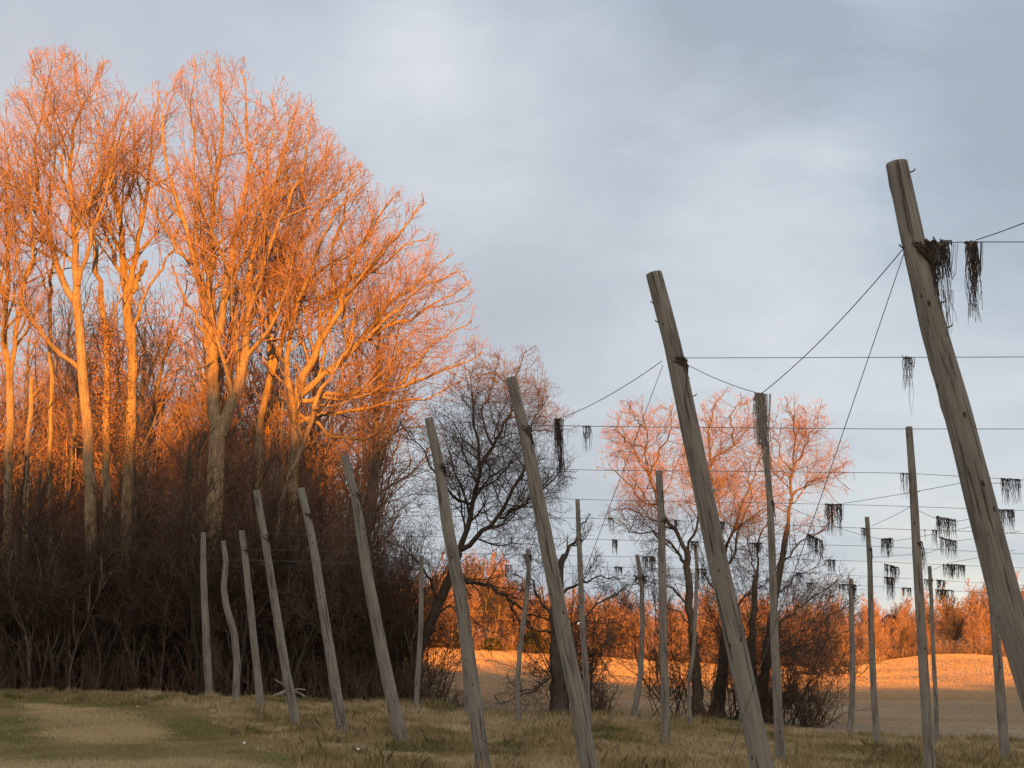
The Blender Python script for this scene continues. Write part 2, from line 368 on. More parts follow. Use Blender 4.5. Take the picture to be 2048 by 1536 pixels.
D=math.radians
def twiggery(P,R,rng,spec,env=None):
    """spec: list of keyword dicts, one per level"""
    lv=[]
    for s in spec:
        P,R=children(P,R,rng,env=env,**s); lv.append((P,R))
    return lv
def spec_big(q=1.0):
    q*=.95
    return [dict(dens=1.35*q,t0=.10,t1=1,ang=(D(20),D(52)),lf=(.30,.58),lmax=5.5,rf=(.36,.62),rmin=.018,n=8,up=.10,wig=.12,lmin=.9),
            dict(dens=2.3*q,t0=.12,t1=1,ang=(D(22),D(55)),lf=(.38,.70),lmax=2.6,rf=(.4,.65),rmin=.011,n=6,up=.09,wig=.15,lmin=.45),
            dict(dens=3.2*q,t0=.12,t1=1,ang=(D(22),D(58)),lf=(.45,.8),lmax=1.25,rf=(.45,.7),rmin=.0075,n=4,up=.07,wig=.18,lmin=.3),
            dict(dens=3.6*q,t0=.15,t1=1,ang=(D(22),D(60)),lf=(.4,.75),lmax=.6,rf=(.5,.8),rmin=.0045,n=3,up=.05,wig=.18,lmin=.18)]
SKY=np.array([(-400,300),(-150,250),(0,195),(30,150),(58,95),(130,85),(190,100),(228,120),(262,190),(300,165),(330,150),(360,135),(385,105),(450,97),(492,112),(512,150),(560,138),(592,180),(634,190),(640,245),(665,255),(700,300),(740,335),(790,362),(858,388),(878,460),(928,520),(955,580),(955,640),(990,690),(1010,730),(1040,800),(1300,900)],float)
def env_sky(p):
    x,y=project(p); return y>np.interp(x,SKY[:,0],SKY[:,1])+0*x
def limb(pts, Y, r0, r1, n=14, dy=0., wig=.05, rng=None):
    """pts are (px,py) of the photo at row distance Y; the limb leans away/towards by dy; radii in photo pixels"""
    pts=resample(pts,n); s=np.linspace(0,1,n)
    P=np.array([at(p[0],p[1],Y+dy*t) for p,t in zip(pts,s)])
    if rng is not None: P[1:-1]+=rng.normal(size=(n-2,3))*wig
    r=(r0+(r1-r0)*s**.8)*Y/FPX
    return P,r
def hero(name, label, Y, trunk, limbs, seed, q=1.0, mb=M_BARK, mt=M_TWIG, group=None, env=env_sky, spec=None, cat='tree', sides=9, swell=1.35, extra=None, lr=1.0):
    """trunk: list of (pts,r0,r1); limbs: list of (pts,r0,r1[,tw]) -> an Empty with trunk and crown"""
    rng=np.random.default_rng(seed); A=Acc()
    if group==BIG: Y=Y+1.6; lr=lr*1.22
    mx=1.3*max(l[1] for l in limbs)*lr
    base=None
    for ti,(pts,r0,r1) in enumerate(trunk):
        if lr<1: r1=min(r1,mx)
        P,R=limb(pts,Y,r0,r1,22,0,.03,rng)
        if ti==0: base=P[0].copy(); base[2]=float(ground(base[0],base[1]))
        s=np.linspace(0,1,22); R=R*(1+(swell-1)*np.exp(-s*14))
        gz=float(ground(P[0,0],P[0,1])); P[0,2]=min(P[0,2],gz)-.15
        A.tube(P,R,sides)
    PS,RS=[],[]
    for lm in limbs:
        pts,r0,r1=lm[:3]; P,R=limb(pts,Y,r0*lr,r1*lr,14,rng.uniform(-2.6,2.6),.06,rng); A.tube(P,R,7)
        if len(lm)<4 or lm[3]: PS.append(P); RS.append(R)
    t=thing(name,label,cat,base,group)
    lv=twiggery(np.array(PS),np.array(RS),rng,spec or spec_big(q),env)
    A.tube(*lv[0],5); A.obj('trunk',mb,t,base)
    C=Acc()
    for l in lv[1:]: C.tube(*l,3)
    C.obj('crown',mt,t,base)
    if extra: extra(t,base,rng,lv,np.array(PS))
    return t,lv
def leaf_cards(C, rng, size, up=.3):
    """C (n,3) centres -> small bent leaves (two triangles each)"""
    n=len(C); a=norm(rng.normal(size=(n,3))); b=norm(np.cross(a,rng.normal(size=(n,3)))); s=(size*rng.uniform(.6,1.3,n))[:,None]
    V=np.stack([C-a*s,C+b*s*.55+a*s*.1,C+a*s,C-b*s*.55+a*s*.1],1); V[:,1:4:2]+=(np.cross(a,b)*s*.2)[:,None]
    F=np.arange(n*4).reshape(n,4); return V.reshape(-1,3),F

BIG='tall bare trees at the wood edge'
hero('bare_tree','tall bare tree cut by the left edge, its trunk forking in a narrow V',58,
 [([(8,1392),(12,1200),(16,950),(20,840),(19,756)],12,7.5)],
 [([(19,760),(8,690),(9,630),(2,570),(-8,500),(-15,420),(-25,330)],6.5,1.6),([(19,762),(28,700),(38,620),(43,575),(62,530),(65,480),(58,420),(66,360),(58,300)],5,1.2),
  ([(9,625),(16,560),(18,480),(10,400),(20,330),(8,260)],4,1),([(-8,500),(-40,440),(-60,360),(-60,280)],3,1)],11,q=1.12,group=BIG)
hero('bare_tree','tall bare tree with long crooked pale low limb reaching out left',57,
 [([(187,1392),(184,1150),(180,950),(170,820),(164,730),(156,660),(152,598)],14.5,9.5)],
 [([(152,602),(156,530),(150,470),(143,400),(137,330),(148,270),(165,215),(150,170),(146,105)],7.5,1),
  ([(153,608),(132,565),(112,525),(100,470),(78,420),(72,350),(72,290),(82,230),(98,160),(106,115)],6.5,1),
  ([(157,570),(178,500),(196,440),(212,370),(236,290),(253,220)],4,1),([(160,740),(120,700),(82,662),(49,624),(37,595),(48,560),(62,520),(70,470)],4.6,1.6),
  ([(76,420),(50,400),(20,365),(-5,330),(-30,290)],3,1),([(143,400),(120,330),(90,250),(66,180),(62,110)],3,.8),
  ([(150,470),(175,420),(190,360),(200,290),(196,220),(206,140)],3,.8)],12,q=1.12,group=BIG)
def ivy(t,base,rng,lv,PS):
    # russet dead leaves hanging on round the vine-covered trunk
    c=[]
    for (x,y,s,n) in ((214,660,16,300),(222,700,22,420),(208,780,22,420),(232,760,14,240),(190,740,12,140),(226,840,26,420),(200,880,16,220),(172,420,12,160),(180,460,10,120),(238,900,16,200),(196,600,10,120)):
        o=at(x,y,59.9); c.append(o+rng.normal(size=(n,3))*np.array([s,26,s*1.7])*.75*58/FPX)
    V,F=leaf_cards(np.concatenate(c),rng,.055); mesh_obj('leaf_clumps',V,F,M_LEAF,t,base)
hero('bare_tree','vine-smothered tree with russet dead leaves clinging around its upper trunk',58.5,
 [([(216,1394),(214,1150),(212,950),(212,800),(214,690),(202,610)],11,6)],
 [([(202,612),(197,540),(190,480),(182,420),(188,350),(180,300)],5,1),([(212,720),(228,660),(236,600),(240,540)],3,1)],13,group=BIG,extra=ivy)
hero('bare_tree','tall bare tree with a broken upright stub beside its high fork',60,
 [([(250,1394),(250,1150),(256,950),(262,800),(265,720),(257,640),(254,580)],13.5,9.5)],
 [([(254,585),(245,500),(238,430),(225,370),(220,300),(235,240),(248,190)],7.5,1),([(257,605),(268,520),(280,460),(290,400),(300,330),(305,250),(318,180)],6.5,1),
  ([(262,690),(285,600),(310,560),(345,500),(362,440)],4,1),([(253,570),(230,520),(215,470),(192,420),(186,350)],4,1),
  ([(264,585),(279,545),(290,522)],5.2,4.6,0),([(238,430),(262,370),(270,310),(262,240)],3,.9)],14,q=1.12,group=BIG)
hero('bare_tree','tallest bare tree, pale trunk splitting into many near-vertical limbs',57,
 [([(430,1397),(428,1150),(428,950),(436,855)],17,15),([(436,862),(424,800),(424,740),(425,688)],13.5,12)],
 [([(425,692),(412,640),(404,590),(395,540),(380,490),(360,430),(345,375),(330,320),(320,250),(335,180)],7.5,1),
  ([(424,695),(419,610),(418,530),(424,450),(432,370),(442,300),(446,230),(440,170),(432,115)],8.5,1),
  ([(428,702),(445,630),(455,560),(465,490),(482,420),(495,350),(500,290),(494,220),(482,130)],7.5,1),
  ([(440,870),(462,810),(478,755),(490,690),(495,610),(500,540),(520,470),(545,400),(560,330),(580,250),(598,200)],11,1.2),
  ([(494,640),(515,580),(535,510),(560,450),(590,380),(615,300),(628,210)],5,1),([(412,695),(396,640),(372,600),(353,560),(346,530)],3.2,1.4),
  ([(395,540),(350,490),(318,450),(300,400),(310,330)],3,1),([(418,530),(398,450),(385,370),(392,290),(380,210),(390,120)],3.5,.9),
  ([(500,540),(530,440),(528,360),(545,270),(548,170)],3.4,.9),([(432,720),(400,735),(385,770)],3,1)],15,q=.92,group=BIG)
hero('bare_tree','slim bare tree between the tallest tree and the spreading one',60,
 [([(522,1400),(518,1150),(516,900),(520,830),(540,760),(558,700)],9,6.5)],
 [([(558,705),(590,610),(625,555),(665,528),(705,507),(745,470)],5,1),([(545,750),(540,660),(548,570),(570,480),(600,400),(640,330),(657,275)],5,1),
  ([(558,600),(600,480),(650,410),(700,350),(722,325)],4,1),([(552,640),(520,560),(530,470),(548,400)],3,1)],16,q=1.2,group=BIG)
hero('bare_tree','broad spreading bare tree with limbs fanning out to the right',59,
 [([(598,1400),(590,1150),(585,950),(590,850),(598,776)],12,9)],
 [([(598,780),(630,710),(655,660),(675,625),(697,560),(720,500),(760,430),(800,382)],8,1),([(598,792),(640,750),(700,705),(740,675),(780,650),(825,638),(880,600),(930,572)],6.5,1),
  ([(655,745),(710,695),(760,625),(800,592),(860,545),(900,512)],6,1),([(600,802),(660,790),(730,785),(800,768),(868,750),(930,725),(970,702)],5,1),
  ([(675,627),(720,560),(770,500),(820,440),(853,402)],4,1),([(590,850),(640,830),(720,820),(800,800),(870,790),(920,762)],4,1),
  ([(590,832),(575,740),(585,650),(610,570),(640,480),(690,400),(738,362)],6,1),([(740,675),(800,610),(850,570),(920,545),(940,575)],3.5,1),
  ([(600,830),(650,870),(720,880),(790,860),(850,850)],4,1),([(800,768),(850,700),(900,665),(945,640)],3,.9),([(697,560),(750,540),(810,490),(862,470)],3,.9),([(655,660),(670,580),(660,500),(690,430),(700,330)],4,.9)],17,q=1.2,group=BIG)
hero('bare_tree','slender pale-barked young tree leaning right under the spreading tree',58,
 [([(548,1398),(546,1250),(552,1100),(560,1020),(578,950),(605,895),(625,820),(640,780)],6.5,4.5)],
 [([(640,782),(670,740),(700,690),(705,640)],3.5,1),([(605,895),(590,830),(600,770),(590,720)],2.6,1),([(625,820),(660,800),(690,770)],2,.8)],18,group=BIG,q=.9)
hero('bare_tree','thin straight dark-stemmed tree with bare crown, two trunks from the left edge',61,
 [([(96,1390),(100,1150),(101,900),(103,780),(99,600)],5.5,4)],
 [([(99,602),(104,520),(95,440),(100,350)],3.6,1),([(102,760),(120,700),(125,640)],2,.8),([(99,600),(80,540),(50,500)],2,.8)],19,group=BIG)
def snag():
    P,R=limb([(50,1392),(50,1150),(52,950),(58,850),(64,752)],60,8,4.5,20,0,.03,np.random.default_rng(4)); A=Acc(); A.tube(P,R,8)
    b=P[0].copy(); b[2]=float(ground(b[0],b[1])); t=thing('dead_snag','broken dead trunk without crown, its jagged top lit orange','tree',b)
    A.obj('trunk',M_BARK,t,b); B=Acc()
    P,R=limb([(60,800),(80,775),(92,740)],60,2.4,.8,8); B.tube(P,R,5); B.obj('branch',M_BARK,t,b)
snag()

# ---- trees standing in the open between the rows and the field
def box_env(poly):
    poly=np.array(poly,float)
    def e(p):
        x,y=project(p); return inpoly(x,y,[tuple(q) for q in poly])
    return e
def spec_mid(q=1.0,up=.05,lm=1.0):
    return [dict(dens=1.9*q,t0=.10,t1=1,ang=(D(26),D(66)),lf=(.32,.62),lmax=3.4*lm,rf=(.32,.55),rmin=.014,n=8,up=up,wig=.19,lmin=.7),
            dict(dens=2.9*q,t0=.1,t1=1,ang=(D(26),D(66)),lf=(.38,.72),lmax=1.9*lm,rf=(.4,.65),rmin=.009,n=6,up=up*.7,wig=.22,lmin=.4),
            dict(dens=3.6*q,t0=.1,t1=1,ang=(D(25),D(68)),lf=(.42,.78),lmax=1.0*lm,rf=(.45,.7),rmin=.0055,n=4,up=.02,wig=.24,lmin=.25),
            dict(dens=3.4*q,t0=.15,t1=1,ang=(D(25),D(65)),lf=(.4,.7),lmax=.5*lm,rf=(.5,.8),rmin=.0042,n=3,up=0,wig=.2,lmin=.15)]
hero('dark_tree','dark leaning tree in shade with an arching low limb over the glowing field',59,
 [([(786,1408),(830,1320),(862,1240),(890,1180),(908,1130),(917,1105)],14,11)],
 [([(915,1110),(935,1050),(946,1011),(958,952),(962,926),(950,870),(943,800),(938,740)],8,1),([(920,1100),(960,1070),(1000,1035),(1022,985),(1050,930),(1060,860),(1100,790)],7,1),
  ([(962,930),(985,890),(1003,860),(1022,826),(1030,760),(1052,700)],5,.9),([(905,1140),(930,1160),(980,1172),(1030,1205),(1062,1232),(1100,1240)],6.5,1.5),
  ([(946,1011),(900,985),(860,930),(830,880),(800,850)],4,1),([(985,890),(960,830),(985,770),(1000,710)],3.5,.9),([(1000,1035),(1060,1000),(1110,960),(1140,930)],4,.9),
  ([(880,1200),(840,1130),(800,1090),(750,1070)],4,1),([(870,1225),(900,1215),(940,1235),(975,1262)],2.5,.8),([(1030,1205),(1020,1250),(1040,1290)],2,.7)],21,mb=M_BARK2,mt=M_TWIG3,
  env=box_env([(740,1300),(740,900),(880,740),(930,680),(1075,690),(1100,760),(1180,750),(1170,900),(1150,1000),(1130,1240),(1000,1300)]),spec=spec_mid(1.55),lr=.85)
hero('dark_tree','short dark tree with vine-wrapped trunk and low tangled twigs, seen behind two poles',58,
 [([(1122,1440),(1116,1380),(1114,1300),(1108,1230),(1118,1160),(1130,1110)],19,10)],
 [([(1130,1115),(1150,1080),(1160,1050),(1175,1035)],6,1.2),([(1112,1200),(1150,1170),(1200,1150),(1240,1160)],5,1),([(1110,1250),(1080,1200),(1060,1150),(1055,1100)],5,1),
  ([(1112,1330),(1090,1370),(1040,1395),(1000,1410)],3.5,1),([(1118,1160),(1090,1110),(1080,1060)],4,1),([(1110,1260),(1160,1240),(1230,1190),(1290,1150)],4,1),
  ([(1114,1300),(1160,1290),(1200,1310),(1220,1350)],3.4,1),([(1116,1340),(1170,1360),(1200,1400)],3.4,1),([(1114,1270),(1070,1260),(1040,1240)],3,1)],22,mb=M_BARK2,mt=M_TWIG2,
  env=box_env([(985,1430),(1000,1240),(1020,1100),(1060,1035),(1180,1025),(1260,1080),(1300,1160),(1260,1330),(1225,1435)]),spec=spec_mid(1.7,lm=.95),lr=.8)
MIDT='bare trees beyond the last row of poles'
hero('bare_tree','round-crowned bare tree with rosy lit top, leftmost of the three beyond the poles',62,
 [([(1398,1436),(1390,1300),(1378,1200),(1374,1100)],12,9)],
 [([(1374,1105),(1345,1060),(1325,1010),(1300,955),(1290,900),(1293,860),(1282,810)],8,1),([(1300,955),(1320,900),(1345,860),(1340,810)],4.5,1),([(1325,1010),(1285,1010),(1250,960),(1215,925)],4,1),
  ([(1374,1130),(1340,1085),(1300,1060),(1262,1065),(1240,1040)],6,1),([(1376,1105),(1395,1050),(1405,990),(1380,930),(1385,860)],5,1),([(1290,900),(1250,880),(1225,850)],3,.9),
  ([(1380,1220),(1350,1180),(1310,1160),(1270,1190)],4,1),([(1382,1250),(1340,1215),(1300,1200)],3,.8),([(1290,860),(1265,830),(1258,800)],2.5,.8)],23,mb=M_BARK4,mt=M_TWIG,
  group=MIDT,env=box_env([(1180,1330),(1190,1050),(1180,930),(1215,810),(1275,785),(1345,795),(1420,840),(1450,1000),(1450,1330)]),spec=spec_mid(1.42),lr=.62)
hero('bare_tree','bare tree with a thick shaded bole half hidden behind the big cracked pole',64,
 [([(1432,1440),(1446,1340),(1452,1250),(1448,1180),(1442,1100)],14,9.5)],
 [([(1442,1105),(1432,1030),(1418,960),(1425,920),(1470,890),(1500,855),(1520,830)],7,1),([(1425,925),(1415,870),(1425,820),(1450,780)],4.5,1),([(1446,1120),(1480,1020),(1510,950),(1525,900)],6,1),
  ([(1450,1150),(1470,1080),(1500,1000),(1500,920)],5,1),([(1470,890),(1460,830),(1490,790)],3.5,.9),([(1452,1240),(1490,1190),(1530,1170),(1560,1120)],5,1),([(1448,1200),(1410,1150),(1400,1090)],4,1),
  ([(1430,1035),(1395,980),(1385,900)],3.5,.9)],24,mb=M_BARK4,mt=M_TWIG,group=MIDT,
  env=box_env([(1340,1350),(1350,1050),(1360,900),(1400,800),(1455,768),(1530,800),(1590,880),(1620,1050),(1620,1350)]),spec=spec_mid(1.42),lr=.62)
hero('bare_tree','bare tree with several stems and long low limbs sweeping right over the field',63,
 [([(1520,1436),(1504,1340),(1505,1250),(1512,1150)],12,8),([(1524,1438),(1530,1330),(1545,1230),(1562,1130),(1576,1050)],11,7.5)],
 [([(1576,1055),(1580,985),(1585,930),(1583,870),(1582,830),(1572,795)],6.5,1),([(1582,940),(1610,890),(1635,850),(1640,815)],4,1),([(1578,1000),(1620,960),(1660,955),(1695,945)],3.6,1),
  ([(1584,940),(1560,900),(1545,870),(1555,830)],3.2,.9),([(1512,1155),(1520,1080),(1545,1010),(1535,950)],4.5,1),([(1560,1140),(1600,1080),(1640,1060),(1670,1040)],4,1),
  ([(1540,1260),(1590,1220),(1640,1190),(1690,1150)],5,1),([(1530,1320),(1590,1270),(1650,1240),(1720,1190)],5,1),([(1532,1330),(1600,1290),(1660,1280),(1700,1260)],4,1),
  ([(1512,1160),(1495,1090),(1500,1020)],3.5,.9),([(1550,1190),(1600,1150),(1650,1130)],3.5,.9)],25,mb=M_BARK4,mt=M_TWIG,group=MIDT,
  env=box_env([(1440,1370),(1460,1050),(1510,880),(1540,800),(1600,780),(1655,800),(1690,860),(1725,940),(1715,1050),(1735,1180),(1725,1370)]),spec=spec_mid(1.42),lr=.62)

# ---- shrubs
def shrub_mesh(seed,h,w,n0,q=1.0,rr=.03):
    rng=np.random.default_rng(seed); n=7
    P=np.empty((n0,n,3)); P[:,0]=np.c_[rng.normal(size=(n0,2))*w*.12,np.full(n0,-.05)]
    d=norm(np.c_[rng.normal(size=(n0,2))*.55*w/h,np.ones(n0)]); L=h*rng.uniform(.55,1.0,n0)
    for j in range(1,n):
        d=norm(d+rng.normal(size=(n0,3))*.13); P[:,j]=P[:,j-1]+d*(L/(n-1))[:,None]
    R=rr*rng.uniform(.5,1,n0)[:,None]*(1-.75*np.linspace(0,1,n))[None]
    lv=twiggery(P,R,rng,[dict(dens=3*q,t0=.1,t1=1,ang=(D(25),D(65)),lf=(.25,.5),lmax=1.4,rf=(.4,.7),rmin=.007,n=5,up=.05,wig=.2,lmin=.2),
        dict(dens=4.5*q,t0=.1,t1=1,ang=(D(25),D(65)),lf=(.3,.6),lmax=.7,rf=(.5,.8),rmin=.005,n=4,up=.03,wig=.22,lmin=.12),
        dict(dens=4*q,t0=.1,t1=1,ang=(D(25),D(65)),lf=(.35,.6),lmax=.4,rf=(.5,.8),rmin=.0045,n=3,up=.02,wig=.2,lmin=.1)])
    return (P,R),lv
def shrub(name,label,px,py,Y,h,w,n0,seed,ms=M_BRUSH,mt=M_BRUSH,q=1.,group=None,cat='shrub'):
    b=at(px,py,Y); b[2]=float(ground(b[0],b[1])); (P,R),lv=shrub_mesh(seed,h,w,int(n0*1.7),q*1.25)
    t=thing(name,label,cat,b,group); A=Acc(); A.tube(P+b,R,5); A.obj('stem',ms,t,b)
    C=Acc()
    for l in lv: C.tube(l[0]+b,l[1],3)
    C.obj('crown',mt,t,b); return t
shrub('shrub','low dark brushy shrub at the right foot of the vine-wrapped tree',1200,1436,57.5,1.75,1.3,16,31)
shrub('shrub','tangled dark shrub at the foot of the many-stemmed tree',1545,1444,61,2.5,2.0,18,32)
shrub('shrub','wide dark shrub at the right end of the open trees, against the bare field',1622,1462,60,2.7,2.1,20,33)
shrub('shrub','small shrub between two shaded boles beyond the poles',1418,1440,60,1.3,1.2,12,34)
shrub('shrub','low sprawling bush at the wood corner, left of the pale hollow in the field',880,1418,57,1.5,2.2,18,35)
shrub('shrub','dark bush under the leaning tree, behind the thin upright pole',800,1415,58,2.4,2.2,18,36)
shrub('shrub','low dark bush at the end of the wood edge, touching the leaning pole foot',935,1432,56.5,.9,1.6,14,37)

TG='vine tangles round the open trees'
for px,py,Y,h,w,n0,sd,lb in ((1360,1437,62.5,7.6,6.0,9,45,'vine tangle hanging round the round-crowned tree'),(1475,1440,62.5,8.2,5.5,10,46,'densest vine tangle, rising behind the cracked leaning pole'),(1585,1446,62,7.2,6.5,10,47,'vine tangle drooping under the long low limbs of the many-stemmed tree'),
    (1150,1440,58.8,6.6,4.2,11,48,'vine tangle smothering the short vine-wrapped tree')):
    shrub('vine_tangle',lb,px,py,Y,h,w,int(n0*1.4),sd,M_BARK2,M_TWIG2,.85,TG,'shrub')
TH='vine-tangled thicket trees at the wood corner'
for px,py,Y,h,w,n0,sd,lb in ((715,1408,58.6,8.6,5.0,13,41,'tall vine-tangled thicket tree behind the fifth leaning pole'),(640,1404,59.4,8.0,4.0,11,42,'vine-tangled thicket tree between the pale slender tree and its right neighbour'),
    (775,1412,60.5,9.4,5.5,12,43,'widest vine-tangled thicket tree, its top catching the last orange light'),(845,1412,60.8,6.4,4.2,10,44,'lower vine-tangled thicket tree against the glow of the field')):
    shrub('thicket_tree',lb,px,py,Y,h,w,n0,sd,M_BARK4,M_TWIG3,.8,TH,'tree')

# ------------------------------------------------------------------ the wood behind, and the far tree line
def generic_tree(seed,h,r,spread=1.0,forks=5,first=.35,q=1.,spec=None,lean=.03):
    rng=np.random.default_rng(seed); n=12
    P=np.zeros((1,n,3)); d=np.array([0,0,1.])
    for j in range(1,n):
        d=norm(d+np.r_[rng.normal(size=2)*lean*2,0]); P[0,j]=P[0,j-1]+d*h*.8/(n-1)
    P[:,0,2]-=.2; R=(r*(1-.8*np.linspace(0,1,n)))[None]; R[0,0]*=1.3
    L,RL=children(P,R,rng,forks/(h*.8),first,.98,(D(22),D(48)),(.34*spread,.6*spread),h*.5,(.45,.7),.03,10,up=.16,wig=.1,lmin=h*.15)
    L=np.concatenate([L]); A=Acc(); A.tube(P,R,7); A.tube(L,RL,5)
    PL=np.concatenate([L, resample(P[0],10)[None]]); RRL=np.concatenate([RL,np.interp(np.linspace(0,1,10),np.linspace(0,1,n),R[0])[None]])
    lv=twiggery(PL,RRL,rng,spec); C=Acc()
    for l in lv: C.tube(*l,3)
    return A,C
def spec_lib(rm=1.0,q=1.0):
    return [dict(dens=1.5*q,t0=.2,t1=1,ang=(D(22),D(55)),lf=(.3,.6),lmax=4,rf=(.35,.6),rmin=.018*rm,n=5,up=.1,wig=.14,lmin=.8),
            dict(dens=2.4*q,t0=.15,t1=1,ang=(D(25),D(58)),lf=(.38,.7),lmax=2.2,rf=(.4,.65),rmin=.012*rm,n=4,up=.08,wig=.16,lmin=.4),
            dict(dens=3.2*q,t0=.15,t1=1,ang=(D(25),D(60)),lf=(.45,.8),lmax=1.2,rf=(.5,.8),rmin=.009*rm,n=3,up=.05,wig=.18,lmin=.25)]
def lib_tree(name,label,cat,A,C,mb,mt,group):
    t=thing(name,label,cat,(0,0,0),group); A.obj('trunk',mb,t); C.obj('crown',mt,t); return t
rngW=np.random.default_rng(8)
WOODL='bare woodland tree standing among others deep behind the tall edge trees'
wood=[lib_tree('woodland_tree',WOODL,'tree',*generic_tree(50+i,h,r,sp,fk,fi,spec=spec_lib(1.0,1.0)),M_BARK3,M_TWIG,'woodland trees behind the edge') for i,(h,r,sp,fk,fi) in enumerate(((17,.2,.8,7,.35),(14,.15,.9,8,.25),(19,.24,.7,6,.45),(11,.1,1.0,9,.2)))]
def woodlot():
    k=0; spots=[]
    for i in range(3000):
        Y=rngW.uniform(62,112); px=rngW.uniform(-160,900); x=(px-1024)/FPX*Y
        lim=np.interp(Y,[60,75,112],[-5.5,-8,-15])
        if x>lim or any((x-a)**2+(Y-b)**2<1.8**2 for a,b in spots): continue
        spots.append((x,Y))
        if len(spots)>=120: break
    for i,(x,Y) in enumerate(spots):
        t=wood[i%4]; loc=(x,Y,float(ground(x,Y)))
        s=rngW.uniform(.75,1.08)*np.interp(Y,[60,110],[1.2,1.45])
        if i<4: t.location=loc; t.scale=(s,)*3
        else: dup(t,loc,rngW.uniform(0,6.28),s)
woodlot()
# slim shaded trunks and saplings right at the wood edge
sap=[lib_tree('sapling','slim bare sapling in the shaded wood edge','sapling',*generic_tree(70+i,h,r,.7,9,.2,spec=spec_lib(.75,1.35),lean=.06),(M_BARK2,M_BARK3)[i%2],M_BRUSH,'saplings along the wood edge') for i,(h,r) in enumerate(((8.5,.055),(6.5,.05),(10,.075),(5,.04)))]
def saplings():
    rng=np.random.default_rng(12)
    for i in range(126):
        px=rng.uniform(-60,860); Y=rng.uniform(57.6,64)
        if i>=88: px=rng.uniform(-60,600); Y=rng.uniform(56.9,58.6)
        x=(px-1024)/FPX*Y
        if px>640: Y=rng.uniform(58.5,63); x=(px-1024)/FPX*Y
        loc=(x,Y,float(ground(x,Y))); s=rng.uniform(.7,1.15)*(1.12 if i>=88 else 1 if px<640 else .85)
        t=sap[i%4]
        if i<4: t.location=loc; t.scale=(s,)*3
        else: dup(t,loc,rng.uniform(0,6.28),s)
saplings()
def undergrowth():
    rng=np.random.default_rng(13); A=Acc()
    n=6000; px=rng.uniform(-120,930,n); Y=56.6+rng.random(n)**1.3*34; x=(px-1024)/FPX*Y
    lim=np.interp(Y,[57,62,75,112],[-2.2,-5.0,-9,-16]); ok=x<lim; x=x[ok]; Y=Y[ok]; px=px[ok]; n=len(x)
    z=ground(x,Y); h=np.where(Y<61.5,rng.uniform(.5,3.0,n),rng.uniform(2.5,8.5,n))*np.interp(px,[500,700,930],[1,.85,.4])
    m=7; P=np.empty((n,m,3)); P[:,0]=np.c_[x,Y,z-.1]; d=norm(np.c_[rng.normal(size=(n,2))*.28,np.ones(n)])
    for j in range(1,m):
        d=norm(d+rng.normal(size=(n,3))*.13); P[:,j]=P[:,j-1]+d*(h/(m-1))[:,None]
    R=(.011+.016*rng.random(n))[:,None]*(1-.7*np.linspace(0,1,m))[None]
    A.tube(P,R,3)
    P1,R1=children(P,R,rng,2.0,.1,1,(D(20),D(65)),(.2,.5),1.8,(.4,.7),.008,4,up=.03,wig=.22,lmin=.3); A.tube(P1,R1,3)
    P2,R2=children(P1,R1,rng,2.6,.1,1,(D(25),D(65)),(.35,.7),.9,(.5,.8),.006,3,up=.02,wig=.22,lmin=.2); A.tube(P2,R2,3)
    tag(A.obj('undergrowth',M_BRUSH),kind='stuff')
undergrowth()
FARL='bare tree glowing orange in the sunlit tree line across the field'
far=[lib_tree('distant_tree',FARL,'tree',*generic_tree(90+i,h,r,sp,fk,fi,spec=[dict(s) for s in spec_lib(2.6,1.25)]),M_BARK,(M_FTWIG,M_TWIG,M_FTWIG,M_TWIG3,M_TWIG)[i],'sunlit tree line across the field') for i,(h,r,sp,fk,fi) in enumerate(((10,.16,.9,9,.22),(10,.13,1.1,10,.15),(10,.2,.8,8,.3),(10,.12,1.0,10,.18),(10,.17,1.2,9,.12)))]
def farline():
    rng=np.random.default_rng(21); k=0
    TOPX=[560,700,800,880,970,1040,1120,1250,1400,1560,1640,1740,1800,1870,1900,1960,2048,2150]
    TOPY=[1200,1180,1150,1130,1108,1165,1178,1190,1186,1190,1205,1195,1204,1200,1184,1170,1164,1164]
    for row,(Ya,Yb,n,hs) in enumerate(((205,216,70,.75),(217,236,80,1.0),(238,262,70,1.08))):
        for i in range(n):
            px=560+(1600*(i+rng.uniform(-.35,1.35))/n); Y=rng.uniform(Ya,Yb)
            if row==0 and px>1640: Y=rng.uniform(197,206) if px>1760 else rng.uniform(184,196)
            x=(px-1024)/FPX*Y; z=float(ground(x,Y))
            if Y<231 and any(abs(px-g)<w_ for g,w_ in ((1783,8),(2012,8),(1158,7))): continue
            top=at(px,np.interp(px,TOPX,TOPY),Y)[2]; h=(top-z)*hs*rng.uniform(.72,1.06)
            h=float(np.clip(h*1.08,3.5,18)); s=h/10.; w=s*rng.uniform(.85,1.15)
            t=far[k%5]
            if k<5: t.location=(x,Y,z); t.scale=(w,w,s)
            else: dup(t,(x,Y,z),rng.uniform(0,6.28),(w,w,s))
            k+=1
farline()
